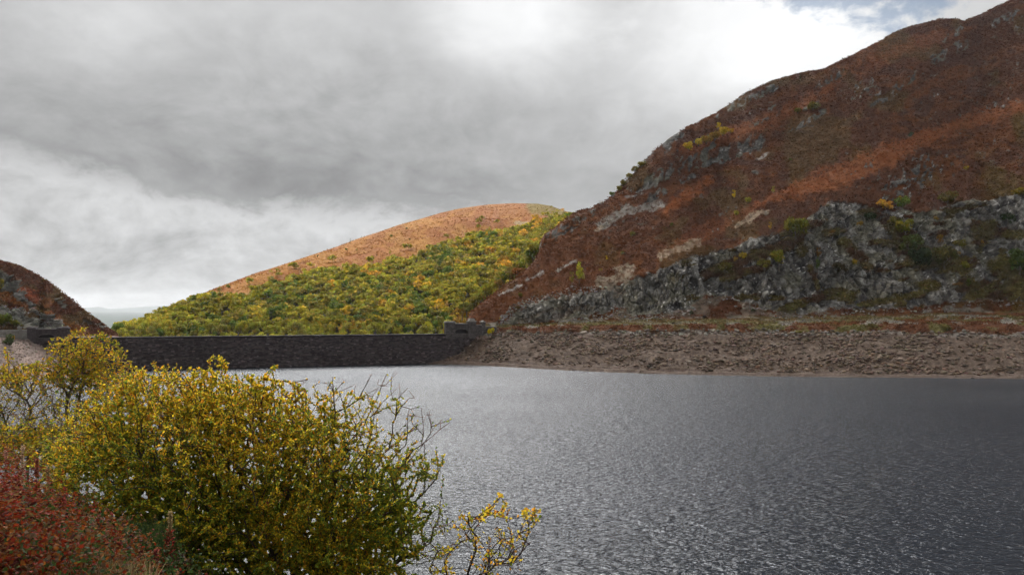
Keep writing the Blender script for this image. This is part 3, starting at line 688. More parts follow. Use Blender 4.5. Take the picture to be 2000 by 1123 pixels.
def arch_wall(acc, s0, s1, z0, z1, a0, a1, sill, spring, crown, front, thick, base_c=1.0, seed=0):
    """wall pierced by a low arch"""
    rr = random.Random(seed)
    courses_box(acc, (s0, front-thick, z0), (a0, front, z1), base_c, seed=seed)
    courses_box(acc, (a1, front-thick, z0), (s1, front, z1), base_c, seed=seed+1)
    if sill > z0+.05: courses_box(acc, (a0, front-thick, z0), (a1, front, sill), base_c, seed=seed+2)
    N_ = 14
    def hz(t): x = 2*t-1; return spring+(crown-spring)*math.sqrt(max(0, 1-x*x))
    for i in range(N_):
        ta, tb_ = i/N_, (i+1)/N_; sa, sb = a0+(a1-a0)*ta, a0+(a1-a0)*tb_; za, zb = hz(ta), hz(tb_); c = base_c*rr.uniform(.65, 1.1)
        f, bk_ = nn_*front, nn_*(front-thick)
        acc.quad([dd_*sa+f+ZU*za, dd_*sb+f+ZU*zb, dd_*sb+f+ZU*z1, dd_*sa+f+ZU*z1], c*.9)
        acc.quad([dd_*sa+f+ZU*za, dd_*sa+bk_+ZU*za, dd_*sb+bk_+ZU*zb, dd_*sb+f+ZU*zb], c*.6)
        acc.quad([dd_*sb+bk_+ZU*zb, dd_*sa+bk_+ZU*za, dd_*sa+bk_+ZU*z1, dd_*sb+bk_+ZU*z1], c*.6)
        # ring of arch stones standing a little proud
        f2 = nn_*(front+.06); acc.quad([dd_*sa+f2+ZU*za, dd_*sb+f2+ZU*zb, dd_*(sb+(sb-(a0+a1)/2)*.05)+f2+ZU*(zb+.42), dd_*(sa+(sa-(a0+a1)/2)*.05)+f2+ZU*(za+.42)], base_c*rr.uniform(.9, 1.4))
    acc.box(np.zeros(3), dd_, nn_, ZU, (s0, front-thick, z1), (s1, front-.02, z1+.02), base_c)
def cap(acc, lo, hi, dome=0.0, c=1.0):
    acc.box(np.zeros(3), dd_, nn_, ZU, (lo[0]-.28, lo[1]-.28, hi[2]+.004), (hi[0]+.28, hi[1]+.30, hi[2]+.32), c, .03)
    acc.box(np.zeros(3), dd_, nn_, ZU, (lo[0]-.12, lo[1]-.12, hi[2]+.324), (hi[0]+.12, hi[1]+.14, hi[2]+.55), c*.9, .12)
    if dome: acc.box(np.zeros(3), dd_, nn_, ZU, (lo[0]+.3, lo[1]+.3, hi[2]+.555), (hi[0]-.3, hi[1]-.3, hi[2]+.55+dome), c*.95, .5)
    else: acc.box(np.zeros(3), dd_, nn_, ZU, (lo[0]+.2, lo[1]+.2, hi[2]+.555), (hi[0]-.2, hi[1]-.2, hi[2]+.75), c*.9, .3)
def gatehouse(label, x0, spec, mats, top_c=1.0):
    root = empty('stone_gatehouse', (DL[0], DL[1], 0), label, 'gatehouse', 'stone gatehouses at the ends of the dam')
    mw, mp_, mc = mats
    fr = .55
    s = x0; sd_ = int(abs(x0*10))
    for kind, wdt, hgt, extra in spec:
        lo, hi = (s, fr-3.4, CREST-3.0), (s+wdt, fr, CREST+hgt)
        if kind == 'pier':
            a_ = Acc(); courses_box(a_, (s, fr-3.2, CREST-2.2), (s+wdt, fr+.45, CREST+hgt), 1.0, .5, sd_); p = a_.build('pier', mp_, root)
            c_ = Acc(); cap(c_, (s, fr-3.2, 0), (s+wdt, fr+.45, CREST+hgt), extra, top_c); c_.build('coping', mc, p)
        elif kind == 'wall':
            a_ = Acc(); courses_box(a_, (s, fr-2.8, CREST-1.5), (s+wdt, fr-.25, CREST+hgt), 1.0, .45, sd_); p = a_.build('wall', mw, root)
            c_ = Acc(); c_.box(np.zeros(3), dd_, nn_, ZU, (s, fr-2.9, CREST+hgt+.004), (s+wdt, fr-.08, CREST+hgt+.25), top_c, .03); c_.build('coping', mc, p)
        elif kind == 'arch':
            (sill, spr, crn, mg) = extra
            a_ = Acc(); arch_wall(a_, s, s+wdt, CREST-1.5, CREST+hgt, s+mg, s+wdt-mg, CREST+sill, CREST+spr, CREST+crn, fr, .8, 1.0, sd_)
            p = a_.build('arch_wall', mw, root)
            b_ = Acc(); b_.box(np.zeros(3), dd_, nn_, ZU, (s+.02, fr-3.6, CREST-1), (s+wdt-.02, fr-3.3, CREST+hgt-.05), .3); b_.box(np.zeros(3), dd_, nn_, ZU, (s+.02, fr-3.25, CREST+hgt-.45), (s+wdt-.02, fr-.85, CREST+hgt-.1), .3)  # recess in a darker tone, shade of the arch interior put into the colour
            b_.build('back_wall', mw, root)
            c_ = Acc(); c_.box(np.zeros(3), dd_, nn_, ZU, (s, fr-3.6, CREST+hgt+.024), (s+wdt, fr+.16, CREST+hgt+.3), top_c, .03); c_.build('coping', mc, p)
        s += wdt; sd_ += 3
    return root
gatehouse('weathered stone gatehouse with domed pier and low arch beside the yellow bush', along(870),
          [('pier', 4.5, 5.5, 0), ('arch', 6.6, 4.9, (.45, 1.3, 2.5, .12)), ('pier', 3.7, 5.9, 1.1), ('wall', 3.0, 4.3, 0), ('pier', 1.5, 5.6, .5), ('wall', 6.0, 3.4, 0)], (M_STONE_DARK, M_STONE_DARK, M_STONE), 1.0)
gatehouse('dark flat-topped gatehouse half hidden by the leafy bush under the crag', along(54),
          [('pier', 3.0, 4.0, 0), ('arch', 7.9, 3.6, (-.1, .7, 1.6, 1.0)), ('pier', 1.6, 3.9, 0), ('pier', 2.4, 4.0, 0)], (M_DAM, M_DAM, M_DAM), 1.2)
# parapet wall running on from the left gatehouse
pw = empty('parapet_wall', (0, 0, 0), 'pale stone parapet wall above the scree bank', 'wall')
pa, pb = at(-160, 645, 288), at(52, 643, 322); pa[2] = pb[2] = 0
ax_ = (pb-pa)/np.linalg.norm(pb-pa); ay_ = np.array([ax_[1], -ax_[0], 0]); Lw = np.linalg.norm(pb-pa)
a_ = Acc(); a_.box(pa, ax_, ay_, ZU, (0, -.3, 13.5), (Lw, .25, 17.1), .7)
for i in range(7):
    s = -.3*r_.random()
    while s < Lw:
        L = r_.uniform(.6, 1.4); a_.box(pa, ax_, ay_, ZU, (max(s, 0)+.01, .2, 14.0+i*.44+.01), (min(s+L, Lw)-.01, .28+r_.random()*.08, 14.0+i*.44+.43), r_.uniform(.75, 1.3)); s += L
a_.build('wall_face', M_STONE, pw)
a_ = Acc(); a_.box(pa, ax_, ay_, ZU, (0, -.42, 17.104), (Lw, .38, 17.4), 1.0, .04); a_.build('coping', M_CAP, pw)
for uu in (37, -40):
    t = Lw*(uu+160)/212; a_ = Acc(); a_.box(pa, ax_, ay_, ZU, (t-.55, -.5, 13.5), (t+.55, .55, 18.2), .9); a_.box(pa, ax_, ay_, ZU, (t-.7, -.65, 18.204), (t+.7, .7, 18.7), 1.3, .15); a_.build('pillar', M_STONE, pw)

# ================================================================== cloud slab added out of view to shade the near side of the valley
def gproj(p):
    t = (p[2]-13)/SUN.z; return (p[0]-SUN.x*t, p[1]-SUN.y*t)
shade_px = [(300, 690), (400, 664), (540, 648), (620, 624), (700, 606), (800, 588), (900, 560), (980, 532), (1060, 500)]
shade = [(-900, -700), (-900, 480)]+[gproj(GM.hit(u, v)) for (u, v) in shade_px]+[(900, 1150), (2300, 1300), (2300, -700)]
def build_shade_cloud():
    st = 36.0; gx, gy = np.meshgrid(np.arange(-1100, 2500, st), np.arange(-900, 1500, st))
    e = sdf(gx, gy, shade)+(fbm(gx*.006, gy*.006, seed=301)-.5)*160
    inside = e < 0; thick = 30+np.sqrt(np.clip(-e, 0, 600))*9*(.7+.6*fbm(gx*.01, gy*.01, seed=302))
    T = 3000.0/SUN.z; dn = np.maximum(.44+.24*ss(gx, -50, 600), (.50-.0*gy)); dn = np.maximum(dn, .80*ss(gy, 380, 520)*(gx < 450)).ravel()  # opacity graded to set how dark each part of the valley gets
    X, Y_ = gx+SUN.x*T, gy+SUN.y*T
    top = np.stack([X, Y_, 3000+thick], -1); bot = np.stack([X, Y_, 3000-thick*.25], -1)
    R, C = gx.shape; i = np.arange(R*C).reshape(R, C); f = grid_faces(R, C); q = inside[:-1, :-1]&inside[:-1, 1:]&inside[1:, 1:]&inside[1:, :-1]
    f = f[q]; n = R*C; faces = [f, f[:, ::-1]+n]
    from collections import Counter
    ed = {}
    for a in f.tolist():
        for k_ in range(4):
            x_, y_ = a[k_], a[(k_+1) % 4]
            if (y_, x_) in ed: del ed[(y_, x_)]
            else: ed[(x_, y_)] = 1
    side = np.array([[a, b, b+n, a+n] for a, b in ed])[:, ::-1]
    faces.append(side)
    V = np.concatenate([top.reshape(-1, 3), bot.reshape(-1, 3)]); allf = np.concatenate(faces)
    used, inv = np.unique(allf, return_inverse=True)
    m, k, out = mat_new("shade_cloud_vapour")
    tl = k.node('ShaderNodeBsdfTranslucent'); tl.inputs[0].default_value = (.9, .9, .9, 1); df = k.node('ShaderNodeBsdfDiffuse'); df.inputs[0].default_value = (.85, .85, .85, 1)
    tr = k.node('ShaderNodeBsdfTransparent'); m1 = k.node('ShaderNodeMixShader'); m1.inputs[0].default_value = .3
    k.l.new(tl.outputs[0], m1.inputs[1]); k.l.new(df.outputs[0], m1.inputs[2])
    m2 = k.node('ShaderNodeMixShader'); k.l.new(attr(k, 'dens').outputs['Fac'], m2.inputs[0]); k.l.new(tr.outputs[0], m2.inputs[1]); k.l.new(m1.outputs[0], m2.inputs[2]); k.l.new(m2.outputs[0], out.inputs[0])
    tag(mesh('shade_cloud', V[used], [inv.reshape(allf.shape)], m, at={'dens': np.concatenate([dn, dn])[used]}), 'unseen cloud slab added outside the view to shade the near valley', None, None, 'structure')
build_shade_cloud()

# ================================================================== trees
def crown_leaves(nl, n, seed, flat=.75, leaf=.11, base=.25):
    """leaf sprays spread over the lobes of a broad crown; unit crown: width 2, standing on z = 0"""
    g = np.random.default_rng(seed)
    a = g.random(nl)*2*PI; r = np.sqrt(g.random(nl))*.66; h = base+.35+(1-r**2)*.75*g.random(nl)+.1
    ctr = np.stack([np.cos(a)*r, np.sin(a)*r, h*flat*1.25], -1); rad = g.uniform(.26, .46, nl)*(1.1-.35*r)
    ctr[0] = (0, 0, .95*flat); rad[0] = .5
    L = g.integers(0, nl, n); dr = g.normal(size=(n, 3)); dr[:, 2] += .45; dr /= np.linalg.norm(dr, axis=1, keepdims=True)
    rr = rad[L]*np.where(g.random(n) < .82, g.uniform(.84, 1.12, n), g.uniform(.3, .85, n))
    p = ctr[L]+dr*rr[:, None]*np.array([1, 1, .8]); p[:, 2] = np.maximum(p[:, 2], base*.7)
    nrm = dr+g.normal(size=(n, 3))*.55; nrm /= np.linalg.norm(nrm, axis=1, keepdims=True)
    t = np.cross(nrm, g.normal(size=(n, 3))); t /= np.linalg.norm(t, axis=1, keepdims=True)+1e-9; b = np.cross(nrm, t)
    s = leaf*g.uniform(.6, 1.5, n)[:, None]; s2 = s*g.uniform(.45, .9, n)[:, None]
    Q = np.stack([p-t*s, p-b*s2+nrm*s*.15, p+t*s, p+b*s2-nrm*s*.1], 1)
    lobec = g.uniform(.72, 1.3, nl)[L]*g.uniform(.7, 1.35, n); hue = g.normal(size=n)*.10+(g.normal(size=nl)*.10)[L]
    C = np.stack([lobec*(1+hue), lobec, lobec*(1-hue*.5)*.95], -1)
    return Q, C
def tube_mesh(segs, sides=5):
    """segs: list of (p0,r0,p1,r1)"""
    V = []; Fc = []; n = 0
    for p0, r0, p1, r1 in segs:
        p0 = np.array(p0, float); p1 = np.array(p1, float); d = p1-p0; d /= np.linalg.norm(d)+1e-9
        a = np.cross(d, (0, 0, 1) if abs(d[2]) < .9 else (1, 0, 0)); a /= np.linalg.norm(a); b = np.cross(d, a)
        for (p, r) in ((p0, r0), (p1, r1)):
            for k_ in range(sides): t = 2*PI*k_/sides; V.append(p+(a*math.cos(t)+b*math.sin(t))*r)
        for k_ in range(sides): Fc.append([n+k_, n+(k_+1) % sides, n+sides+(k_+1) % sides, n+sides+k_])
        n += 2*sides
    return np.array(V), np.array(Fc)
def trunk_segs(seed, h=.75):
    g = random.Random(seed); tp = (g.uniform(-.06, .06), g.uniform(-.06, .06), h)
    s = [((0, 0, -.25), .075, (tp[0]*.5, tp[1]*.5, h*.5), .055), ((tp[0]*.5, tp[1]*.5, h*.5), .055, tp, .03)]
    for i in range(5):
        a = g.random()*2*PI; z = g.uniform(.35, .9)*h; s.append(((tp[0]*z/h, tp[1]*z/h, z), .03, (math.cos(a)*g.uniform(.3, .5), math.sin(a)*g.uniform(.3, .5), z+g.uniform(.2, .4)), .01))
    return s
TEMPL = {}
def template(kind, i):
    key = (kind, i)
    if key not in TEMPL:
        sd = 500+i*7+{'broad': 0, 'small': 100, 'slim': 200, 'fir': 300, 'bare': 400, 'bush': 600}[kind]
        if kind == 'broad': Q, C = crown_leaves(12, 420, sd)
        elif kind == 'small': Q, C = crown_leaves(9, 520, sd, .85, .10, .15)
        elif kind == 'bush': Q, C = crown_leaves(8, 420, sd, .6, .10, .0)
        elif kind == 'slim': Q, C = crown_leaves(10, 420, sd, 1.2, .10, .2); Q = Q*np.array([.75, .75, 1.15])
        elif kind == 'bare': Q, C = crown_leaves(8, 130, sd, .9, .05, .25)
        else:
            g = np.random.default_rng(sd); n = 420; z = g.random(n)**1.2; rr = (1-z)*.75*(.75+.25*np.sin(z*34))*g.uniform(.6, 1.05, n)+.02; a = g.random(n)*2*PI
            p = np.stack([np.cos(a)*rr, np.sin(a)*rr, .25+z*2.2], -1); o_ = np.stack([np.cos(a), np.sin(a), -.35*np.ones(n)], -1); t = np.stack([-np.sin(a), np.cos(a), 0*a], -1)
            Q = np.stack([p-t*.06, p-o_*.02, p+t*.06, p+o_*.17], 1); C = np.repeat(g.uniform(.6, 1.3, n)[:, None], 3, 1)
        me = mesh('crown', Q.reshape(-1, 3), [np.arange(len(Q)*4).reshape(-1, 4)], M_CROWN, col=np.repeat(C, 4, 0), smooth=False)
        sg = trunk_segs(sd, 1.0 if kind in ('slim', 'fir') else .8)
        if kind == 'bare':
            g = random.Random(sd)
            for q in range(26):
                a = g.random()*2*PI; z = g.uniform(.4, .9); s0 = (math.cos(a)*.2, math.sin(a)*.2, z); s.append if False else sg.append((s0, .014, (math.cos(a+g.uniform(-.5, .5))*g.uniform(.4, .85), math.sin(a)*g.uniform(.4, .85), z+g.uniform(.1, .6)), .005))
        tv, tf = tube_mesh(sg, 5); tr = mesh('trunk', tv, [tf], M_TRUNK)
        TEMPL[key] = (me, tr); COL.objects.unlink(me); COL.objects.unlink(tr)
    return TEMPL[key]
def put_tree(name, kind, P, wid, hgt, col, label, cat='tree', group=None, rz=None, idx=None, sink=.0):
    i = random.randrange(3) if idx is None else idx
    cr, tr = template(kind, i)
    root = empty(name, (P[0], P[1], P[2]-sink), label, cat, group, random.random()*2*PI if rz is None else rz)
    hz_ = {'broad': 1.55, 'small': 1.55, 'bush': 1.15, 'slim': 2.2, 'fir': 2.5, 'bare': 1.7}[kind]
    root.scale = (wid/2, wid/2, hgt/hz_)
    for src in (cr, tr):
        c = src.copy(); COL.objects.link(c); c.parent = root
        if src is cr: c.color = (*col, 1)
    return root
GREEN, YG, YEL, ORA, OLI, DKG, RED = (.100, .135, .020), (.26, .235, .024), (.44, .31, .024), (.42, .25, .03), (.21, .18, .032), (.040, .062, .020), (.15, .055, .025)

# ---- the wood behind the dam: the nearest 300 as trees of their own, the rest as one wood
def mid_at(x, y):
    u = 1000+F*x/y
    if u < 102 or u > 1396: return None
    j = int((u-100)/2.0); yy = PM[:, j, 1]; i = int(np.searchsorted(yy, y))
    if i <= 0 or i >= len(yy)-1: return None
    return u, VM[i, j], PM[i, j, 2]
g_ = np.random.default_rng(91); wood = []
y_ = 540.0
while y_ < 1300:
    sp = 4.9
    for x_ in np.arange(-430, 150, sp):
        xx, yy = x_+g_.uniform(-.45, .45)*sp, y_+g_.uniform(-.45, .45)*sp
        r = mid_at(xx, yy)
        if r is None: continue
        u, v, z = r; wt = wood_top(u)
        dens = (v-wt+(vn(np.array(u*.03), np.array(v*.05), seed=9)-.5)*14)
        if dens < 0 and not (g_.random() < .035 and dens > -26): continue
        sz = 4.8+5.4*g_.random()**1.4*(.62 if dens < 5 else 1.0); hpx = sz*.95/yy*F
        if v < sil_m(u)+3: continue
        if v < sil_m(u)+14: sz *= .6
        if v-hpx > 659 or v-hpx > sil_r(u)+3 or (u < 262 and v-hpx > sil_l(u)+2): continue
        wood.append((yy, xx, z, u, v, sz, g_.random(), dens))
    y_ += sp*.92
wood.sort()
def wood_col(u, v, rnd):
    p = float(vn(np.array(u*.022), np.array(v*.04), seed=17)); q = float(vn(np.array(u*.06), np.array(v*.09), seed=18))
    t = rnd*.46+p*.54
    if q > .79 and u > 640: c = ORA if rnd > .3 else YEL
    elif t < .26: c = GREEN
    elif t < .40: c = OLI
    elif t < .76: c = YG
    elif t < .95: c = (.34, .28, .03)
    else: c = ORA
    if u > 880 and v > 615 and rnd > .35: c = (.30, .18, .035)
    k_ = .8+.5*((rnd*7.3) % 1)
    return tuple(a*k_ for a in c), c
names_ = {GREEN: 'deep green oak crown in the wood just behind the dam wall', OLI: 'olive green oak crown in the wood just behind the dam wall', YG: 'yellowish green oak crown in the wood just behind the dam wall'}
def wood_label(b, u, k):
    cn = {GREEN: 'deep green', OLI: 'olive', YG: 'yellowish green', ORA: 'rust orange', YEL: 'golden'}.get(b, 'golden')
    places = ['by the dark left hillside', 'over its left end', 'left of its middle', 'over its middle', 'right of its middle', 'near the domed gatehouse', 'beside the domed gatehouse']
    rows = ['lowest', 'second line of', 'upper']
    return '%s oak, %s trees behind the dam %s' % (cn, rows[min(2, k//100)], places[min(6, int((u-226)/106))])
nind = 0; rest = []
for t in wood:
    yy, xx, z, u, v, sz, rnd, dens = t
    c, base_ = wood_col(u, v, rnd)
    if nind < 300 and 226 < u < 985:
        lab = wood_label(base_, u, nind)
        put_tree('oak_tree', 'broad', (xx, yy, z), sz*1.08, sz*g_.uniform(.85, 1.15), c, lab, 'tree', 'autumn oaks in the wood behind the dam'); nind += 1
    else: rest.append((xx, yy, z, sz, c, rnd))
def merge_crowns(name, items, nleaf, leaf, label, flatk=.75, lobes=9):
    packs = [crown_leaves(lobes, nleaf, 900+i, flatk, leaf) for i in range(8)]
    Vs, Cs = [], []
    for (xx, yy, z, sz, c, rnd) in items:
        Q, C = packs[int(rnd*8) % 8]; a = rnd*40; ca, sa_ = math.cos(a), math.sin(a)
        s = sz/2*1.12; q = Q.reshape(-1, 3)*s*np.array([.85+.5*((rnd*29) % 1), .85+.4*((rnd*17) % 1), .9]); v = np.stack([q[:, 0]*ca-q[:, 1]*sa_+xx, q[:, 0]*sa_+q[:, 1]*ca+yy, q[:, 2]*(1.0+((rnd*13) % 1)*.35)+z-.4], -1)
        Vs.append(v); Cs.append(np.repeat(C*np.array(c), 4, 0))
    V = np.concatenate(Vs)
    return tag(mesh(name, V, [np.arange(len(V)).reshape(-1, 4)], M_CROWN, col=np.concatenate(Cs), smooth=False), label, None, None, 'stuff')
merge_crowns('woodland', rest, 120, .19, 'dense green and gold wood covering the lower hill behind the dam')

# ---- single trees on the heath of the sunlit hill
mid_trees = [(955, 455, 9, 'slim', YG, 'pale green tree nearest the grey scree high on the sunlit hill'), (1009, 452, 7, 'slim', YG, 'slim tree under the grey scree of the sunlit hill'),
    (838, 500, 7, 'slim', YEL, 'yellow tree standing clear above the wood edge of the sunlit hill'), (762, 500, 6, 'slim', YG, 'small pale tree alone on bracken above the wood'),
    (763, 461, 7, 'bush', GREEN, 'round green bush on the upper bracken slope of the sunlit hill'), (793, 447, 5, 'bush', DKG, 'small dark bush just under the skyline of the sunlit hill'),
    (676, 488, 6, 'bush', GREEN, 'green bush below the row of skyline firs'), (696, 486, 5, 'bush', OLI, 'olive bush below the row of skyline firs'),
    (620, 500, 5, 'bush', DKG, 'dark bush on the lower skyline of the orange hill'), (680, 523, 12, 'small', YEL, 'broad yellow tree in the bracken between two arms of the wood'),
    (800, 468, 4, 'bush', DKG, 'tiny dark bush in the middle of the sunlit bracken'), (952, 446, 4, 'bush', DKG, 'tiny dark bush above the pale green tree'),
    (548, 560, 10, 'small', GREEN, 'green tree standing up from the left edge of the wood'), (536, 556, 15, 'small', GREEN, 'large green tree at the highest point of the left wood edge'),
    (430, 572, 12, 'bush', OLI, 'olive scrub on the left shoulder of the hill'), (445, 566, 10, 'bush', GREEN, 'green scrub on the left shoulder of the hill')]
for (u, v, wpx, kd, c, lab) in mid_trees:
    p = GM.hit(u, v); wm = wpx*p[1]/F; put_tree('hill_tree' if kd != 'bush' else 'hill_bush', kd, p, wm, wm*(1.3 if kd == 'slim' else .9), c, lab, 'tree' if kd != 'bush' else 'bush', None, sink=.2)
for i, (u, hpx) in enumerate([(684, 8), (690, 4), (652, 4), (646, 3), (706, 5), (711, 4), (724, 3), (618, 3), (740, 3), (673, 4)]):
    p = GM.hit(u, float(sil_m(u))+1.0); hm = hpx*p[1]/F
    put_tree('fir_tree', 'fir', p, hm*.7, hm, (.030, .040, .022), 'tallest dark fir on the skyline of the sunlit hill' if i == 0 else 'tiny dark fir on the skyline of the sunlit hill', 'fir tree', None if i == 0 else 'dark firs along the hill skyline', sink=.3)

# ---- single trees and bushes on the steep right-hand hill and the quarry face
T = [(1562, 158, 10, 12, 'fir', DKG, 'small dark fir near the skyline of the steep brown hill'),
 (1586, 216, 28, 24, 'small', OLI, 'round olive tree above a rock step high on the steep hill'), (1557, 222, 17, 14, 'small', OLI, 'smaller olive tree beside the round one high on the hill'),
 (1346, 294, 22, 20, 'small', YEL, 'golden birch at the lower end of the row above the upper crag'), (1364, 286, 18, 20, 'small', YEL, 'second golden birch of the row above the upper crag'),
 (1378, 281, 24, 22, 'small', (.26, .16, .03), 'bushy amber birch in the middle of the row above the upper crag'), (1394, 276, 26, 24, 'small', (.25, .155, .035), 'widest amber birch of the row above the upper crag'),
 (1410, 268, 22, 20, 'small', YEL, 'golden birch at the upper end of the row above the upper crag'), (1402, 254, 12, 14, 'slim', YEL, 'slim golden birch standing behind the row above the upper crag'),
 (1427, 262, 12, 12, 'small', ORA, 'small orange birch just past the upper end of the golden row'),
 (1276, 301, 15, 16, 'bare', RED, 'nearly bare reddish tree on the skyline above the scrub'), (1252, 326, 24, 18, 'small', OLI, 'olive scrub tree highest in the skyline thicket'),
 (1240, 338, 22, 18, 'small', (.15, .12, .03), 'yellow-olive scrub tree second in the skyline thicket'), (1228, 350, 22, 18, 'small', OLI, 'scrub tree in the middle of the skyline thicket'),
 (1217, 364, 20, 18, 'small', (.16, .13, .035), 'straw coloured scrub tree low in the skyline thicket'), (1207, 374, 18, 16, 'small', OLI, 'scrub tree at the lower end of the skyline thicket'),
 (1195, 384, 14, 14, 'small', GREEN, 'green bush just below the skyline thicket'), (1172, 400, 14, 11, 'bare', (.18, .12, .04), 'thin straggling shrub on the skyline above the scree'),
 (1433, 392, 10, 17, 'slim', YEL, 'narrow bright yellow birch alone on the open heather'), (1462, 398, 14, 16, 'small', YG, 'green-yellow bush right beside the narrow yellow birch'),
 (1510, 380, 10, 13, 'slim', OLI, 'dull olive birch at the lower end of the rust bracken band'), (1544, 312, 7, 6, 'bush', GREEN, 'tiny green bush in the middle of the heather slope'),
 (1778, 265, 13, 11, 'bush', DKG, 'dark green holly bush alone high above the quarry'), (1886, 334, 10, 9, 'bush', YEL, 'small yellow bush above the speckled rocks'),
 (1850, 399, 36, 28, 'small', (.17, .13, .028), 'big round olive-gold tree on the brink of the quarry'), (1730, 411, 28, 24, 'small', (.46, .24, .02), 'vivid orange-yellow tree on the brink of the quarry'),
 (1763, 406, 28, 24, 'small', GREEN, 'green tree touching the vivid orange one on the quarry brink'), (1758, 390, 10, 10, 'bush', ORA, 'small orange bush behind the green brink tree'),
 (1437, 422, 12, 11, 'bush', YG, 'low yellow-green bush below the narrow yellow birch'), (1131, 553, 24, 34, 'slim', YG, 'tallest yellow-green birch of the pair above the low cliff'),
 (1116, 559, 13, 24, 'slim', (.17, .13, .025), 'thin ochre birch left of the tallest one above the low cliff'), (1183, 508, 7, 9, 'slim', YEL, 'tiny yellow birch in the heather above the pale earth patch'),
 (1172, 528, 8, 8, 'bush', ORA, 'tiny orange bush just above the pale earth patch'), (1215, 497, 9, 9, 'bush', OLI, 'tiny olive bush uphill of the pale earth patch'),
 (1236, 463, 12, 11, 'bush', OLI, 'olive bush half way up the lower heather slope'), (1311, 439, 8, 8, 'bush', GREEN, 'tiny green bush in the open heather below the scree'),
 (1015, 580, 11, 10, 'bush', OLI, 'olive bush low on the slope near the gatehouse'), (1010, 606, 12, 9, 'bush', (.16, .10, .03), 'ochre bush just above the tip of the low cliff'),
 (975, 628, 5, 8, 'slim', ORA, 'tiny orange sapling beside the track near the gatehouse'),
 (1555, 466, 44, 56, 'small', (.20, .19, .022), 'tall bright yellow-green tree in the notch of the quarry face'), (1563, 448, 20, 18, 'small', ORA, 'orange topped tree behind the bright tree in the notch'),
 (1503, 450, 9, 16, 'slim', ORA, 'slim orange sapling left of the bright tree in the notch'), (1452, 510, 15, 16, 'small', YEL, 'yellow tree on the lower left ledge of the quarry'),
 (1436, 514, 10, 12, 'small', ORA, 'orange shrub beside the yellow tree on the lower left ledge'), (1415, 534, 32, 22, 'small', (.14, .115, .022), 'wide ochre-green thicket at the left end of the quarry ledge'),
 (1522, 518, 34, 32, 'small', YG, 'yellow-green tree on the sloping ledge of the quarry'), (1492, 526, 26, 22, 'small', OLI, 'dull olive tree lower on the same sloping ledge'),
 (1540, 500, 30, 22, 'small', (.10, .07, .03), 'brownish tree behind the yellow-green one on the ledge'), (1679, 441, 13, 11, 'bush', ORA, 'orange bush on the bare upper quarry rocks'),
 (1622, 458, 20, 12, 'bush', (.22, .12, .03), 'low ochre shrub on a rock step of the upper quarry'), (1775, 432, 28, 18, 'small', RED, 'russet bush at the head of the green gully'),
 (1768, 462, 42, 34, 'small', YG, 'yellow-green tree highest in the quarry gully'), (1778, 494, 44, 40, 'small', (.11, .13, .022), 'bright green tree in the middle of the quarry gully'),
 (1806, 526, 52, 50, 'small', DKG, 'largest dark green tree at the foot of the gully'), (1842, 526, 44, 48, 'small', (.12, .10, .02), 'olive tree touching the largest dark tree in the gully'),
 (1838, 480, 18, 22, 'slim', (.30, .15, .02), 'orange-tinged tree rising behind the olive tree'), (1876, 488, 28, 20, 'small', OLI, 'small olive tree on the ledge beyond the gully'),
 (1642, 536, 30, 26, 'small', (.085, .065, .03), 'dark brown shrub in the shaded hollow of the cliff'), (1672, 515, 12, 12, 'bush', YEL, 'small yellow bush beside the shaded hollow'),
 (1990, 540, 54, 56, 'small', (.075, .11, .018), 'leafy green tree at the far right quarry ledge'), (1992, 386, 44, 22, 'small', (.26, .20, .02), 'yellow tree high on the brink at the far right'),
 (1884, 524, 18, 16, 'bush', YG, 'green-yellow bush under the small olive tree'), (1832, 428, 12, 10, 'bush', ORA, 'small orange bush below the big round brink tree'),
 (1603, 505, 14, 22, 'slim', (.22, .11, .03), 'rusty sapling in a crack of the main buttress'), (1600, 530, 10, 24, 'slim', GREEN, 'thin green tree in the crack below the rusty sapling'),
 (1860, 562, 18, 8, 'bush', (.26, .13, .03), 'ochre bracken clump at the cliff foot'), (1891, 558, 13, 15, 'bush', GREEN, 'green bush at the cliff foot beside the ochre clump'),
 (1741, 436, 22, 12, 'bush', OLI, 'olive shrub on the rock edge left of the gully'), (1702, 430, 22, 22, 'bush', DKG, 'dark bush on the rock edge above the cliff shadow'),
 (1968, 432, 30, 20, 'bush', DKG, 'dark ivy bush on the pale upper rocks at far right'), (1873, 497, 8, 8, 'bush', ORA, 'tiny orange bush beneath the ledge beyond the gully'),
 (1917, 475, 7, 6, 'bush', ORA, 'tiny orange bush on bare rock right of the gully'), (1470, 610, 10, 7, 'bush', DKG, 'low dark bush on the talus above the track'),
 (1350, 612, 9, 7, 'bush', DKG, 'small dark bush on the earth fan above the track'), (1375, 622, 10, 6, 'bush', (.05, .035, .02), 'dark heather bush beside the grassy track'),
 (1560, 652, 14, 8, 'bush', OLI, 'olive gorse bush on the lip of the stony shore'), (1700, 640, 18, 9, 'bush', (.13, .10, .03), 'straw coloured gorse bush below the track at right'),
 (1851, 645, 20, 10, 'bush', (.12, .11, .03), 'pale green gorse bush on the bank at far right'), (958, 652, 17, 14, 'bush', (.46, .38, .015), 'vivid yellow gorse bush beside the domed gatehouse'),
 (1315, 634, 7, 6, 'bush', (.06, .05, .03), 'small dark stump-like bush on the grassy track'), (1430, 492, 16, 8, 'bush', (.12, .08, .03), 'brown shrub on the cliff top left of the notch')]
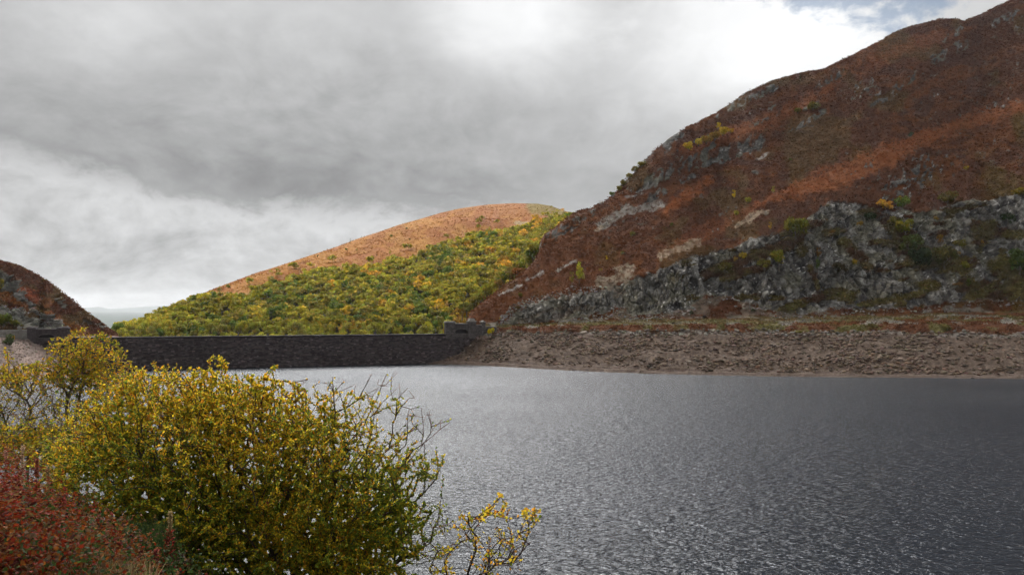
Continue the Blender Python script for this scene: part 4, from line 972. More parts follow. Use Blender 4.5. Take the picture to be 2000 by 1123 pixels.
for (u, v, wpx, hpx, kd, c, lab) in T:
    p = GR.hit(u, v); kz_ = .8 if 'skyline' in lab else 1.0; wm = wpx*p[1]/F*1.2*kz_; hm = hpx*p[1]/F*1.15*kz_
    big_ = kd in ('small', 'slim', 'fir', 'bare'); c = tuple(a*(1.0 if 'vivid' in lab or 'skyline' in lab or 'birch' in lab else .62) for a in c)
    if p[2] > 0: put_tree({'small': 'small_tree', 'slim': 'birch_sapling', 'fir': 'fir_tree', 'bare': 'thin_tree', 'bush': 'bush'}[kd], kd, p, wm, hm, c, lab, 'tree' if big_ else 'bush', sink=.15*hm)
# trees crowding over the left flank of the steep hill
for i, (u, v) in enumerate([(926, 612), (934, 603), (943, 596), (952, 588), (961, 581), (970, 573), (979, 566), (988, 559), (996, 552), (1004, 546), (1012, 539), (1020, 532), (1028, 525), (1036, 517), (1043, 510), (1049, 503),
                            (1052, 492), (1053, 483), (948, 607), (966, 592), (984, 574), (1002, 560), (1018, 545), (1033, 530), (918, 626), (906, 640), (900, 648), (890, 646)]):
    p = GR.hit(u, float(sil_r(u))+2) if u > 915 else np.array([(u-1000)/F*415, 415.0, CAMZ+(HZ-660)/F*415])
    p = p+np.array([-2.0-random.random()*4, 9+random.random()*12, -2.5])
    ci_ = random.randrange(5); c = [OLI, YG, (.15, .12, .03), GREEN, (.22, .13, .03)][ci_]; lb_ = ['olive', 'yellow-green', 'dull brown-green', 'green', 'ochre'][ci_]+' autumn tree '+('crowding the foot of' if u < 956 else 'half way up the left edge of' if u < 1010 else 'near the top of the left edge of')+' the steep brown hill'
    if i > 22: c = (.30, .16, .03)
    put_tree('oak_tree', 'small', p, random.uniform(6.5, 9.5), random.uniform(6, 8.5), tuple(a*random.uniform(.8, 1.15) for a in c), lb_ if i < 23 else 'golden brown tree right behind the domed gatehouse', 'tree', 'trees along the flank of the steep hill' if i < 23 else 'golden trees behind the domed gatehouse')
# far-left hill
for (u, v, wpx, hpx, kd, c, lab) in [(6, 640, 30, 34, 'small', (.11, .13, .02), 'bright green tree behind the parapet wall under the crag'), (32, 641, 22, 16, 'small', (.17, .16, .02), 'low yellow-green tree behind the parapet pillar'),
                                 (18, 672, 27, 18, 'bush', (.045, .06, .018), 'dark green bush on the scree below the parapet'), (26, 664, 9, 8, 'bush', ORA, 'small orange bush at the top of the scree bush'),
                                 (-2, 560, 18, 20, 'bush', OLI, 'olive bush growing on the far-left crag')]:
    p = GL.hit(u, v); wm = wpx*p[1]/F*1.1; hm = hpx*p[1]/F*1.15
    put_tree('small_tree' if kd == 'small' else 'bush', kd, p, wm, hm, c, lab, 'tree' if kd == 'small' else 'bush', sink=.1*hm)

# ================================================================== heather tufts over the heath and the terrace
def tufts(name, P, C, mask, n, size, label, seed, k_=6, jit=1.0):
    g = np.random.default_rng(seed); w_ = mask.ravel().astype(float); area = np.clip(np.gradient(P[..., 1], axis=0), .05, 4).ravel()*P[..., 1].ravel()/300
    w_ = w_*area; w_ /= w_.sum(); id_ = g.choice(len(w_), n, p=w_)
    p = P.reshape(-1, 3)[id_]; c = C.reshape(-1, 3)[id_]*(1+g.uniform(-.35, .5, (n, 1))*jit); c = c*(1+g.normal(size=(n, 3))*.07*jit)
    sz = size*g.uniform(.5, 1.5, n)
    p = np.repeat(p, k_, 0); sz = np.repeat(sz, k_)[:, None]; c = np.repeat(c, k_, 0)*g.uniform(.75, 1.3, (n*k_, 1)); m = n*k_
    off = g.normal(size=(m, 3))*np.array([.55, .55, .2]); off[:, 2] = np.abs(off[:, 2])+.05; ctr = p+off*sz
    nr = off+g.normal(size=(m, 3))*.4+np.array([0, 0, .5]); nr /= np.linalg.norm(nr, axis=1, keepdims=True)
    t = np.cross(nr, g.normal(size=(m, 3))); t /= np.linalg.norm(t, axis=1, keepdims=True)+1e-9; b = np.cross(nr, t)
    s = sz*.42*g.uniform(.6, 1.3, (m, 1)); Q = np.stack([ctr-t*s, ctr-b*s*.7, ctr+t*s, ctr+b*s*.7], 1)
    return tag(mesh(name, Q.reshape(-1, 3), [np.arange(m*4).reshape(-1, 4)], M_CROWN, col=np.repeat(np.clip(c, .003, .8), 4, 0), smooth=False), label, None, None, 'stuff')
hm_ = (ROCKR < .3)&(VR < VRUB)&(CLR < 0)&(UR < 2080)
tufts('heather', PR, CR, hm_, 52000, 1.0, 'dark heather and rusty bracken tufts over the steep hillside', 1, 6, .7)
tufts('heather', PR, CR, (LEDGE > .4)&(UR < 2080), 5200, 1.1, 'green and brown growth on the ledges of the quarry face', 2)
tufts('heather', PM, CM, (VM < wood_top(UM)+3)&(VM > sil_m(UM)), 9000, 1.1, 'sunlit orange bracken over the top of the hill behind the dam', 3, 4, .45)
tufts('heather', PL, CL, (VL < 655)&(UL > -30), 5000, .9, 'brown heather on the hillside beyond the far end of the dam', 4)

# ================================================================== rocks of the shore
def ico(sub=1):
    t = (1+5**.5)/2
    v = np.array([(-1, t, 0), (1, t, 0), (-1, -t, 0), (1, -t, 0), (0, -1, t), (0, 1, t), (0, -1, -t), (0, 1, -t), (t, 0, -1), (t, 0, 1), (-t, 0, -1), (-t, 0, 1)], float); v /= np.linalg.norm(v[0])
    f = np.array([(0, 11, 5), (0, 5, 1), (0, 1, 7), (0, 7, 10), (0, 10, 11), (1, 5, 9), (5, 11, 4), (11, 10, 2), (10, 7, 6), (7, 1, 8), (3, 9, 4), (3, 4, 2), (3, 2, 6), (3, 6, 8), (3, 8, 9), (4, 9, 5), (2, 4, 11), (6, 2, 10), (8, 6, 7), (9, 8, 1)])
    for _ in range(sub-1):
        V = v.tolist(); mid = {}; nf = []
        def md(a, b):
            key = (min(a, b), max(a, b))
            if key not in mid: q = (np.array(V[a])+np.array(V[b])); q /= np.linalg.norm(q); V.append(q.tolist()); mid[key] = len(V)-1
            return mid[key]
        for a, b, c in f: ab, bc, ca = md(a, b), md(b, c), md(c, a); nf += [(a, ab, ca), (b, bc, ab), (c, ca, bc), (ab, bc, ca)]
        v = np.array(V); f = np.array(nf)
    return v, f
def rock_shape(seed, sub=1):
    g = np.random.default_rng(seed); v, f = ico(sub)
    for _ in range(7):                                   # chip flat faces off the stone
        n = g.normal(size=3); n /= np.linalg.norm(n); d = g.uniform(.45, .8); h = v@n; v = v-np.where(h > d, h-d, 0)[:, None]*n
    return v*np.array([1.25, .9, .62])*g.uniform(.85, 1.15, 3), f
def rubble(name, P, mask, n, lo, hi, label, seed, base, expo=2.6):
    g = np.random.default_rng(seed); w_ = mask.ravel().astype(float); w_ /= w_.sum(); id_ = g.choice(len(w_), n, p=w_); p = P.reshape(-1, 3)[id_]
    sh = [rock_shape(seed*10+i) for i in range(6)]; Vs, Fs, Cs = [], [], []; nv = 0
    for i in range(n):
        v, f = sh[i % 6]; s = lo+(hi-lo)*g.random()**expo
        a, b = g.random()*2*PI, g.normal()*.35; R = np.array([[math.cos(a), -math.sin(a), 0], [math.sin(a), math.cos(a), 0], [0, 0, 1]])@np.array([[1, 0, 0], [0, math.cos(b), -math.sin(b)], [0, math.sin(b), math.cos(b)]])
        Vs.append((v*s)@R.T+p[i]+np.array([0, 0, s*.12])); Fs.append(f+nv); nv += len(v)
        k_ = g.uniform(.5, 1.6); Cs.append(np.repeat((np.array(base)*k_*(1+g.normal(size=3)*.06))[None], len(v), 0))
    return tag(mesh(name, np.concatenate(Vs), [np.concatenate(Fs)], M_STONES, col=np.clip(np.concatenate(Cs), .01, .6), smooth=False), label, None, None, 'stuff')
M_STONES = terrain_mat("loose_stones", 1.2, .08, .7)
mr = (VR > VRUB)&(VR < sh_r(UR)-8)&(UR > 870)&(UR < 2080)
cl_ = ss(fbm(UR*.03+VR*.03, VR*.09, seed=401), .46, .58)+.10
rubble('rubble', PR, mr*cl_, 17000, .12, 1.2, 'brown broken rubble covering the exposed reservoir shore', 6, (.088, .062, .045), 2.9)
rubble('rubble', PR, ((np.abs(VR-VRUB-2) < 5)&(UR > 940)&(UR < 2080)), 600, .25, 1.4, 'pale stones along the old high-water line', 7, (.115, .10, .082), 2.6)
rubble('rubble', PR, ((VR > sh_r(UR)-22)&(UR > 840)&(UR < 2080)), 5000, .10, .34, 'small stones along the water edge', 8, (.10, .070, .052), 2.5)
rubble('rubble', PR, ((CLR > -14)&(CLR < 1)&(VR > 560)&(VR < VRUB-6)&(UR < 2080)), 1500, .2, 1.0, 'fallen grey blocks at the foot of the quarry face', 9, (.19, .175, .155), 2.5)
rubble('rubble', PL, ((VL > 659)&(UL > -60)&(UL < 200)), 2600, .12, .6, 'pinkish stones of the scree bank under the parapet', 12, (.22, .165, .135), 2.6)
# the boulders that stand out from the rubble
gb = random.Random(33)
bspec = [(1756, 706, 15, 'largest brown boulder on the flat beach near the right end'), (1900, 741, 9, 'dark boulder lying at the very edge of the water'), (1120, 722, 8, 'boulder low on the shore in the middle of the photograph'),
         (1140, 650, 16, 'long pale slab at the old water line nearest the gatehouse'), (1345, 712, 9, 'single pale boulder on the gravel below the rubble'), (1030, 691, 9, 'slanting dark slab near the end of the dam'),
         (1893, 693, 14, 'square dark boulder high in the rubble at the right'), (918, 673, 7, 'pale yellowish block lying near the dam wall'), (1737, 684, 14, 'dark boulder above the largest brown boulder'),
         (1510, 676, 12, 'dark boulder in the rubble below the straw coloured slope')]
def boulder(u, v, wpx, lab, grp, col, sd):
    p = GR.hit(u, v); s = wpx*p[1]/F/2.3; vv, f = rock_shape(sd, 2)
    o = mesh('boulder', vv*s, [f], M_STONES, col=np.repeat(np.array(col)[None], len(vv), 0), smooth=False); o.location = p+np.array([0, 0, s*.15]); o.rotation_euler = (gb.uniform(-.3, .3), gb.uniform(-.3, .3), gb.random()*6.28)
    tag(o, lab, 'boulder', grp)
for i, (u, v, wpx, lab) in enumerate(bspec):
    dk = 'dark' in lab; boulder(u, v, wpx, lab, None, (.085, .065, .055) if dk else (.24, .20, .165) if 'pale' in lab else (.17, .125, .10), 700+i)
for i in range(120):
    u = gb.uniform(960, 1990); lo_, hi_ = float(rub_r(u))+8, float(sh_r(u))-14; v = lo_+(hi_-lo_)*gb.random(); k_ = gb.uniform(.5, 1.25)
    boulder(u, v, gb.uniform(5.5, 13), 'brown boulder in the %s shore rubble %s' % ('upper' if v < (lo_+hi_)/2 else 'lower', ['below the low cliff near the gatehouse', 'under the pale earth fan', 'under the grassy track', 'below the bulging main buttress', 'below the wooded gully', 'at the far right'][min(5, int((u-960)/172))]), 'brown boulders in the shore rubble', (.095*k_, .066*k_, .049*k_), 800+i)
# small white notice board by the track
p = GR.hit(1034, 633); sg = empty('notice_board', p, 'tiny white notice board on posts beside the track at the cliff end', 'sign')
v_, f_ = tube_mesh([((-.5, 0, -.2), .05, (-.5, 0, 1.3), .05), ((.5, 0, -.2), .05, (.5, 0, 1.3), .05)], 6); mesh('post', v_, [f_], M_TRUNK, sg)
a_ = Acc(); X3, Y3 = np.array([1., 0, 0]), np.array([0, 1., 0]); a_.box(np.zeros(3), X3, Y3, ZU, (-.6, -.10, .75), (.6, -.055, 1.45), 1, .02)
mw_ = plain("white_painted_board", (.75, .75, .73), .5, 8, .08, .002); o = a_.build('board', mw_, sg)

# ================================================================== near bank, bushes, brambles
def gz(x, y):
    """height of the near bank"""
    left = 24.1-.17*np.clip(y, 0, 9.5)-.62*np.clip(y-9.5, 0, 60)
    right = 24.1-.34*np.clip(y, 0, 3)-.70*np.clip(y-3, 0, 60)
    t = ss(x, -3.6, -.2+0*x)
    return np.where(y < 0, 24.1, left*(1-t)+right*t)
gx, gy = np.meshgrid(np.arange(-45, 40, .35), np.arange(-12, 44, .35)); gzz = gz(gx, gy)+(fbm(gx*1.2, gy*1.2, seed=601)-.5)*.25; gzz = np.maximum(gzz, -2.0)
gc = np.zeros(gx.shape+(3,)); gc[:] = (.045, .035, .018); gc = lerp3(gc, (.05, .06, .018), ss(fbm(gx*.8, gy*.8, seed=602), .45, .6)); gc = lerp3(gc, (.10, .085, .07), ss(gzz, 3, 1))
tag(mesh('near_bank_ground', np.stack([gx, gy, gzz], -1), grid_faces(*gx.shape).reshape(-1, 4), M_FOREGROUND, col=gc), 'dark overgrown bank falling to the water', None, None, 'structure')

def grow(root, tips, stems, seed, wlen=.35, step=.13, wob=.14):
    """branches: every tip is joined to the nearest branch already grown"""
    g = np.random.default_rng(seed); N = 160000
    pos = np.zeros((N, 3)); par = np.full(N, -1); pl = np.zeros(N); n = 1; pos[0] = root; paths = []
    def link(tip, a=None):
        nonlocal n
        d = np.linalg.norm(pos[:n]-tip, axis=1); j = int(np.argmin(d+wlen*pl[:n])) if a is None else a
        p0 = pos[j].copy(); L = d[j]; k_ = max(1, int(L/step)); di = (p0-pos[par[j]]) if par[j] >= 0 else np.array([0, 0, 1.0]); di = di/(np.linalg.norm(di)+1e-9)
        m_ = p0+di*L*.35+g.normal(size=3)*L*wob*.5; ids = [j]
        for i in range(1, k_+1):
            t = i/k_; q = (1-t)**2*p0+2*t*(1-t)*m_+t*t*tip
            if i < k_: q = q+g.normal(size=3)*step*wob*.35
            pos[n] = q; par[n] = ids[-1]; pl[n] = pl[ids[-1]]+np.linalg.norm(q-pos[ids[-1]]); ids.append(n); n += 1
        return ids
    for s_ in stems: link(np.array(s_, float), 0)
    order = np.argsort(np.linalg.norm(tips-root, axis=1)*g.uniform(.8, 1.2, len(tips)))
    out = [None]*len(tips)
    for t in order: out[t] = link(tips[t])
    cnt = np.zeros(n); 
    for t in out: cnt[t[-1]] += 1
    for i in range(n-1, 0, -1): cnt[par[i]] += cnt[i]
    return pos[:n], par[:n], cnt, out
def branch_mesh(name, pos, par, cnt, parent, r0=.0026, ex=.34, col=(.075, .055, .045), rmax=.045, seed=0):
    g = np.random.default_rng(seed); r = np.minimum(r0*np.maximum(cnt, 1)**ex, rmax); i = np.arange(1, len(pos)); a, b = pos[par[i]], pos[i]
    d = b-a; L = np.linalg.norm(d, axis=1, keepdims=True)+1e-9; d = d/L
    ref = np.where(np.abs(d[:, 2:3]) < .9, np.array([[0, 0, 1.0]]), np.array([[1.0, 0, 0]])); u = np.cross(d, ref); u /= np.linalg.norm(u, axis=1, keepdims=True); v = np.cross(d, u)
    ra, rb = np.minimum(r[par[i]], r[i]*1.5)[:, None], r[i][:, None]; ks = 4; V = []
    for (p, rr) in ((a-d*ra*.3, ra), (b+d*rb*.3, rb)):
        for k_ in range(ks): t = 2*PI*k_/ks; V.append(p+(u*math.cos(t)+v*math.sin(t))*rr)
    V = np.stack(V, 1); base = np.arange(len(i))[:, None]*2*ks
    Fc = np.concatenate([base+np.array([[k_, (k_+1) % ks, ks+(k_+1) % ks, ks+k_]]) for k_ in range(ks)])
    c = np.repeat((np.array(col)*g.uniform(.7, 1.3, (len(i), 1)))[:, None], 2*ks, 1)
    c = np.where((cnt[i] < 4)[:, None, None], c*np.array([1.5, 1.05, .95]), c)
    return mesh(name, V.reshape(-1, 3), [Fc], M_STEM, parent, col=c.reshape(-1, 3))
LP = np.array([(0, 0, 0), (.28, .30, -.04), (.68, .32, -.02), (1, 0, .05), (.68, -.32, -.02), (.28, -.30, -.04)])
def leaf_cloud(name, base, dirs, nrm, size, col, parent, width=1.0, mat=None):
    """individual folded leaves: base point, pointing direction, upper side, length, colour"""
    n = len(base); d = dirs/(np.linalg.norm(dirs, axis=1, keepdims=True)+1e-9); s = np.cross(nrm, d); s /= np.linalg.norm(s, axis=1, keepdims=True)+1e-9; u = np.cross(d, s)
    L = np.asarray(size).reshape(-1, 1, 1) if not np.isscalar(size) else size
    V = base[:, None]+(d[:, None]*LP[None, :, 0:1]+s[:, None]*LP[None, :, 1:2]*width+u[:, None]*LP[None, :, 2:3])*L
    i = np.arange(n)[:, None]*6; Fc = np.concatenate([i+np.array([[0, 1, 2, 3]]), i+np.array([[0, 3, 4, 5]])])
    return mesh(name, V.reshape(-1, 3), [Fc], mat or M_LEAF, parent, col=np.repeat(np.clip(col, .004, .9), 6, 0), smooth=False)
def twig_leaves(pos, out, leafy, per, length, g, down=0.0, reach=5):
    B, D, Nn = [], [], []
    for t, ids in enumerate(out):
        if leafy[t] <= 0: continue
        pts = pos[ids[-reach:]] if len(ids) > 2 else pos[ids]
        if len(pts) < 2: continue
        m = max(1, int(per*leafy[t]*g.uniform(.6, 1.4)*min(1.0, (len(pts))/3.0)+.5))
        s = g.random(m)**.8*(len(pts)-1); i = np.minimum(s.astype(int), len(pts)-2); f = (s-i)[:, None]
        b = pts[i]*(1-f)+pts[i+1]*f; ax = pts[i+1]-pts[i]; ax /= np.linalg.norm(ax, axis=1, keepdims=True)+1e-9
        r = g.normal(size=(m, 3)); r -= (r*ax).sum(1, keepdims=True)*ax; r /= np.linalg.norm(r, axis=1, keepdims=True)+1e-9
        d = ax*g.uniform(.35, 1.1, (m, 1))+r*.75+np.array([0, 0, .15-down]); B.append(b); D.append(d); Nn.append(g.normal(size=(m, 3))*.55+np.array([0, -.1, .8]))
    return np.concatenate(B), np.concatenate(D), np.concatenate(Nn)
def leaf_colors(n, g, mix, base=None, patch=None):
    """mix: list of (weight, colour)"""
    w_ = np.array([m[0] for m in mix], float); cols = np.array([m[1] for m in mix]); W_ = np.repeat(w_[None], n, 0)
    if patch is not None: W_ = W_*patch
    W_ /= W_.sum(1, keepdims=True); r = g.random(n)[:, None]; k_ = (np.cumsum(W_, 1) < r).sum(1).clip(0, len(mix)-1)
    return cols[k_]*g.uniform(.65, 1.4, (n, 1))
def in_ellipsoids(ells, n, g, shell=.45):
    """random points of a union of ellipsoids given as pixel centre, pixel radii, distance, depth radius"""
    vol = np.array([e[2]*e[3]*e[5]*(e[6] if len(e) > 6 else 1) for e in ells], float); pick = g.choice(len(ells), n, p=vol/vol.sum()); P = np.zeros((n, 3)); 
    for i, e in enumerate(ells):
        m = pick == i; k_ = m.sum(); d = g.normal(size=(k_, 3)); d /= np.linalg.norm(d, axis=1, keepdims=True); r = g.random(k_)**shell
        c = at(e[0], e[1], e[4]); P[m] = c+d*r[:, None]*np.array([e[2]*e[4]/F, e[5], e[3]*e[4]/F])
    return P
LG, LGY, LY, LO, LD, LR = (.17, .225, .026), (.40, .36, .030), (.70, .49, .030), (.70, .32, .028), (.09, .14, .025), (.20, .05, .02)

# ---- the big willow in the middle of the foreground
def big_willow():
    NT_ = 12500
    g = np.random.default_rng(71); y = 9.2
    root = np.array([-2.6, 9.9, float(gz(np.array(-2.6), np.array(9.9)))])
    ells = [(430, 880, 235, 165, 9.2, 1.15), (640, 925, 170, 145, 9.1, 1.05), (270, 900, 165, 165, 9.6, 1.1), (755, 975, 92, 150, 9.0, .8), (440, 1060, 330, 130, 9.0, 1.15), (700, 1080, 135, 120, 8.9, .9), (330, 800, 165, 85, 9.6, .9, 1.5), (630, 845, 100, 50, 9.2, .8, 1.2), (470, 790, 140, 60, 9.3, .8, 1.5), (130, 960, 80, 90, 9.6, .8),
            (560, 830, 150, 70, 9.3, .7), (200, 850, 90, 80, 10, .7), (610, 1200, 240, 120, 9, 1.1), (520, 1020, 300, 120, 10.2, .9, 1.0)]
    tips = in_ellipsoids(ells, NT_, g, .5); leafy = np.ones(len(tips))
    spr = []
    for (u, v, n_, sp_, lf) in ((430, 705, 12, 12, 1.5), (415, 735, 14, 14, 1.2), (532, 718, 8, 6, 1.1), (470, 752, 14, 18, 1), (285, 718, 12, 14, 1.2), (330, 730, 16, 20, 1), (380, 745, 14, 18, 1), (600, 762, 10, 14, 1), (570, 752, 8, 10, .9),
                             (655, 770, 12, 14, .9), (700, 778, 16, 16, 1), (735, 792, 16, 14, 1.3), (770, 790, 10, 10, 1), (250, 745, 14, 16, 1), (505, 765, 12, 14, 1), (845, 905, 18, 12, 1), (852, 930, 14, 8, .9), (820, 885, 20, 16, 1), (850, 990, 12, 10, .5),
                             (870, 1020, 8, 8, .3), (838, 1040, 20, 18, .6), (850, 1080, 16, 16, .6), (800, 830, 10, 10, .3), (640, 745, 5, 10, .2), (150, 800, 20, 26, .9)):
        for _ in range(n_): q = at(u+g.normal()*sp_, v+g.normal()*sp_*.6, y+g.normal()*.25); spr.append((q, lf*.55))
    # bare twigs reaching out above the water
    for (u, v) in ((722, 732), (718, 745), (752, 730), (760, 742), (775, 726), (742, 765), (728, 770), (800, 762), (805, 775), (822, 790), (838, 800), (880, 823), (862, 819), (845, 818), (830, 812), (850, 835), (812, 808), (790, 776), (780, 750),
                   (690, 752), (676, 742), (655, 738), (600, 742), (592, 748), (640, 750), (826, 850), (832, 870), (815, 838), (842, 850), (800, 795), (770, 770), (756, 756), (735, 748)):
        for _ in range(2): spr.append((at(u+g.normal()*3, v+g.normal()*3, y+g.normal()*.2), 0.0 if g.random() < .85 else .15))
    tips = np.concatenate([tips, [s_[0] for s_ in spr]]); leafy = np.concatenate([leafy, [s_[1] for s_ in spr]])
    # thin the leaves where the photograph shows the water through the crown
    px = 1000+F*tips[:NT_, 0]/tips[:NT_, 1]; py = HZ-F*(tips[:NT_, 2]-CAMZ)/tips[:NT_, 1]
    thin = fbm(px*.02, py*.02, seed=72); leafy[:NT_] = .75+.9*ss(thin, .36, .6); leafy[:NT_] *= (1+.9*ss(py, 860, 1000))*(1-.55*ss(px, 560, 760)*ss(-py, -960, -820))
    stems = [at(u, v, yy) for (u, v, yy) in ((300, 930, 9.6), (430, 950, 9.2), (560, 960, 9.3), (680, 960, 9.1), (760, 1000, 9), (200, 930, 10), (380, 1010, 9), (520, 1050, 8.8), (640, 1060, 8.8), (840, 1060, 9))]
    pos, par, cnt, out = grow(root, tips, stems, 73)
    ob_ = empty('willow_bush', root, 'big leafy willow bush turning gold in the middle foreground', 'bush'); o3 = np.array(root)
    b = branch_mesh('branches', pos-o3, par, cnt, ob_, seed=1)
    B, D, Nn = twig_leaves(pos, out, leafy, 36, .05, g, 0.0, 6); n = len(B)
    pv = HZ-F*(B[:, 2]-CAMZ)/B[:, 1]; hi = ss(pv, 1000, 740)[:, None]
    pt = fbm(B[:, 0]*1.6, B[:, 1]*1.6, B[:, 2]*1.6, seed=74)[:, None]; gold = np.clip(hi*.72+(pt-.5)*2.0+.14, 0.04, 1)
    patch = np.concatenate([1.5-gold, .8+0*gold, .15+gold*1.3, .1+gold*.9, 1.3-gold, .3+0*gold], 1)  # green low, gold high: leaf colour, with the shaded bottom painted in too
    c = leaf_colors(n, g, [(1.0, LG), (1.1, LGY), (1.0, LY), (.75, LO), (.6, LD), (.10, LR)], patch=patch)
    leaf_cloud('foliage', B-o3, D, Nn, g.uniform(.016, .037, n), c, ob_)
    return n
print('willow leaves', big_willow())

def left_tree():
    g = np.random.default_rng(81); y = 15.0
    root = np.array([-9.0, 15.6, float(gz(np.array(-9.0), np.array(15.6)))])
    ells = [(165, 690, 70, 42, 15, .9, 1.6), (195, 735, 60, 36, 15, .8, 1.5), (120, 735, 110, 38, 15, 1.0, 1.1), (40, 735, 70, 30, 15, .9, 1.0), (60, 810, 120, 60, 15, 1.1, .55), (190, 790, 70, 50, 14.6, .8, .7), (50, 865, 110, 50, 13, .9, 2.0), (150, 885, 80, 45, 12, .8, 2.0), (240, 760, 60, 40, 13.5, .8, 1.0), (-60, 760, 80, 90, 15, 1, .8), (150, 860, 80, 40, 14, .8, .8)]
    tips = in_ellipsoids(ells, 4400, g, .5); leafy = np.ones(len(tips))*1.0
    px = 1000+F*tips[:, 0]/tips[:, 1]; py = HZ-F*(tips[:, 2]-CAMZ)/tips[:, 1]; leafy *= np.where((py > 745)&(py < 835), .55, 1.1)
    spr = []
    for (u, v, n_, sp_, lf) in ((157, 645, 14, 9, 1), (140, 655, 14, 10, 1), (185, 660, 16, 12, 1), (205, 672, 16, 12, 1), (120, 665, 8, 9, .9), (95, 680, 10, 9, .9), (225, 690, 16, 10, 1), (235, 712, 14, 10, 1), (255, 715, 10, 8, 1), (12, 685, 8, 5, .9),
                             (15, 700, 10, 8, .8), (100, 700, 14, 12, .9), (245, 735, 14, 10, .8), (205, 650, 4, 6, .8)):
        for _ in range(n_): spr.append((at(u+g.normal()*sp_, v+g.normal()*sp_*.6, y+g.normal()*.3), lf))
    tips = np.concatenate([tips, [s_[0] for s_ in spr]]); leafy = np.concatenate([leafy, [s_[1] for s_ in spr]])
    stems = [at(u, v, 15) for (u, v) in ((60, 800), (130, 790), (190, 800), (0, 790), (165, 730), (110, 850), (-60, 800))]
    pos, par, cnt, out = grow(root, tips, stems, 83, step=.16)
    ob_ = empty('willow_tree', root, 'loose straggling willow rising in front of the far end of the dam', 'tree'); o3 = np.array(root)
    branch_mesh('branches', pos-o3, par, cnt, ob_, r0=.0032, seed=2, col=(.11, .085, .07))
    B, D, Nn = twig_leaves(pos, out, leafy, 9, .05, g, .2, 8); n = len(B)
    pt = fbm(B[:, 0]*1.2, B[:, 1]*1.2, B[:, 2]*1.2, seed=84)[:, None]; gold = np.clip((pt-.5)*2.2+.55, .1, 1)
    patch = np.concatenate([1.4-gold, 1+0*gold, .2+gold, .1+gold*.9, 1.2-gold], 1)
    c = leaf_colors(n, g, [(.8, LG), (1.1, LGY), (1.0, LY), (.8, LO), (.4, LD)], patch=patch)
    leaf_cloud('foliage', B-o3, D, Nn, g.uniform(.030, .056, n), c*.75, ob_)
left_tree()
def right_bush():
    g = np.random.default_rng(91); y = 8.3; root = np.array([-1.15, 8.6, float(gz(np.array(-1.15), np.array(8.6)))]); spr = []
    for (u, v, n_, sp_, lf) in ((978, 965, 5, 5, 1.1), (985, 985, 6, 6, 1.1), (960, 992, 7, 7, 1), (982, 1005, 8, 8, 1.2), (1045, 1000, 7, 6, 1.2), (1028, 1003, 8, 7, 1.2), (1050, 1012, 4, 4, .6), (1018, 1045, 10, 9, .35), (1012, 1070, 8, 8, .3), (995, 1058, 10, 8, .7),
                             (975, 1045, 12, 12, .5), (940, 1010, 8, 10, .6), (905, 1010, 8, 9, .7), (900, 1030, 10, 10, .7), (925, 1050, 12, 14, .3), (950, 1075, 12, 12, .5), (975, 1095, 12, 12, .5), (1000, 1090, 10, 10, .25), (940, 1110, 12, 14, .3),
                             (890, 1060, 12, 14, .3), (870, 1080, 12, 12, .4), (1010, 1110, 6, 10, .2), (880, 1110, 12, 12, .5), (855, 1120, 14, 14, .6), (960, 1130, 10, 12, .7), (1032, 1060, 6, 6, 0), (1040, 1030, 5, 6, .2)):
        for _ in range(n_): spr.append((at(u+g.normal()*sp_, v+g.normal()*sp_*.7, y+g.normal()*.22), lf))
    tips = np.array([s_[0] for s_ in spr]); leafy = np.array([s_[1] for s_ in spr])
    stems = [at(u, v, y) for (u, v) in ((870, 1150), (920, 1100), (950, 1120), (900, 1140), (980, 1060))]
    pos, par, cnt, out = grow(root, tips, stems, 93, step=.09, wlen=.25, wob=.3)
    ob_ = empty('willow_branch_bush', root, 'sparse low willow with dark bent branches over the water at the bottom edge', 'bush'); o3 = np.array(root)
    branch_mesh('branches', pos-o3, par, cnt, ob_, r0=.0028, seed=3, col=(.045, .035, .032))
    B, D, Nn = twig_leaves(pos, out, leafy, 9, .05, g); n = len(B); c = leaf_colors(n, g, [(.3, LG), (.8, LGY), (1.2, LY), (1.0, LO), (.08, LR)])
    leaf_cloud('foliage', B-o3, D, Nn, g.uniform(.024, .046, n), c, ob_)
right_bush()

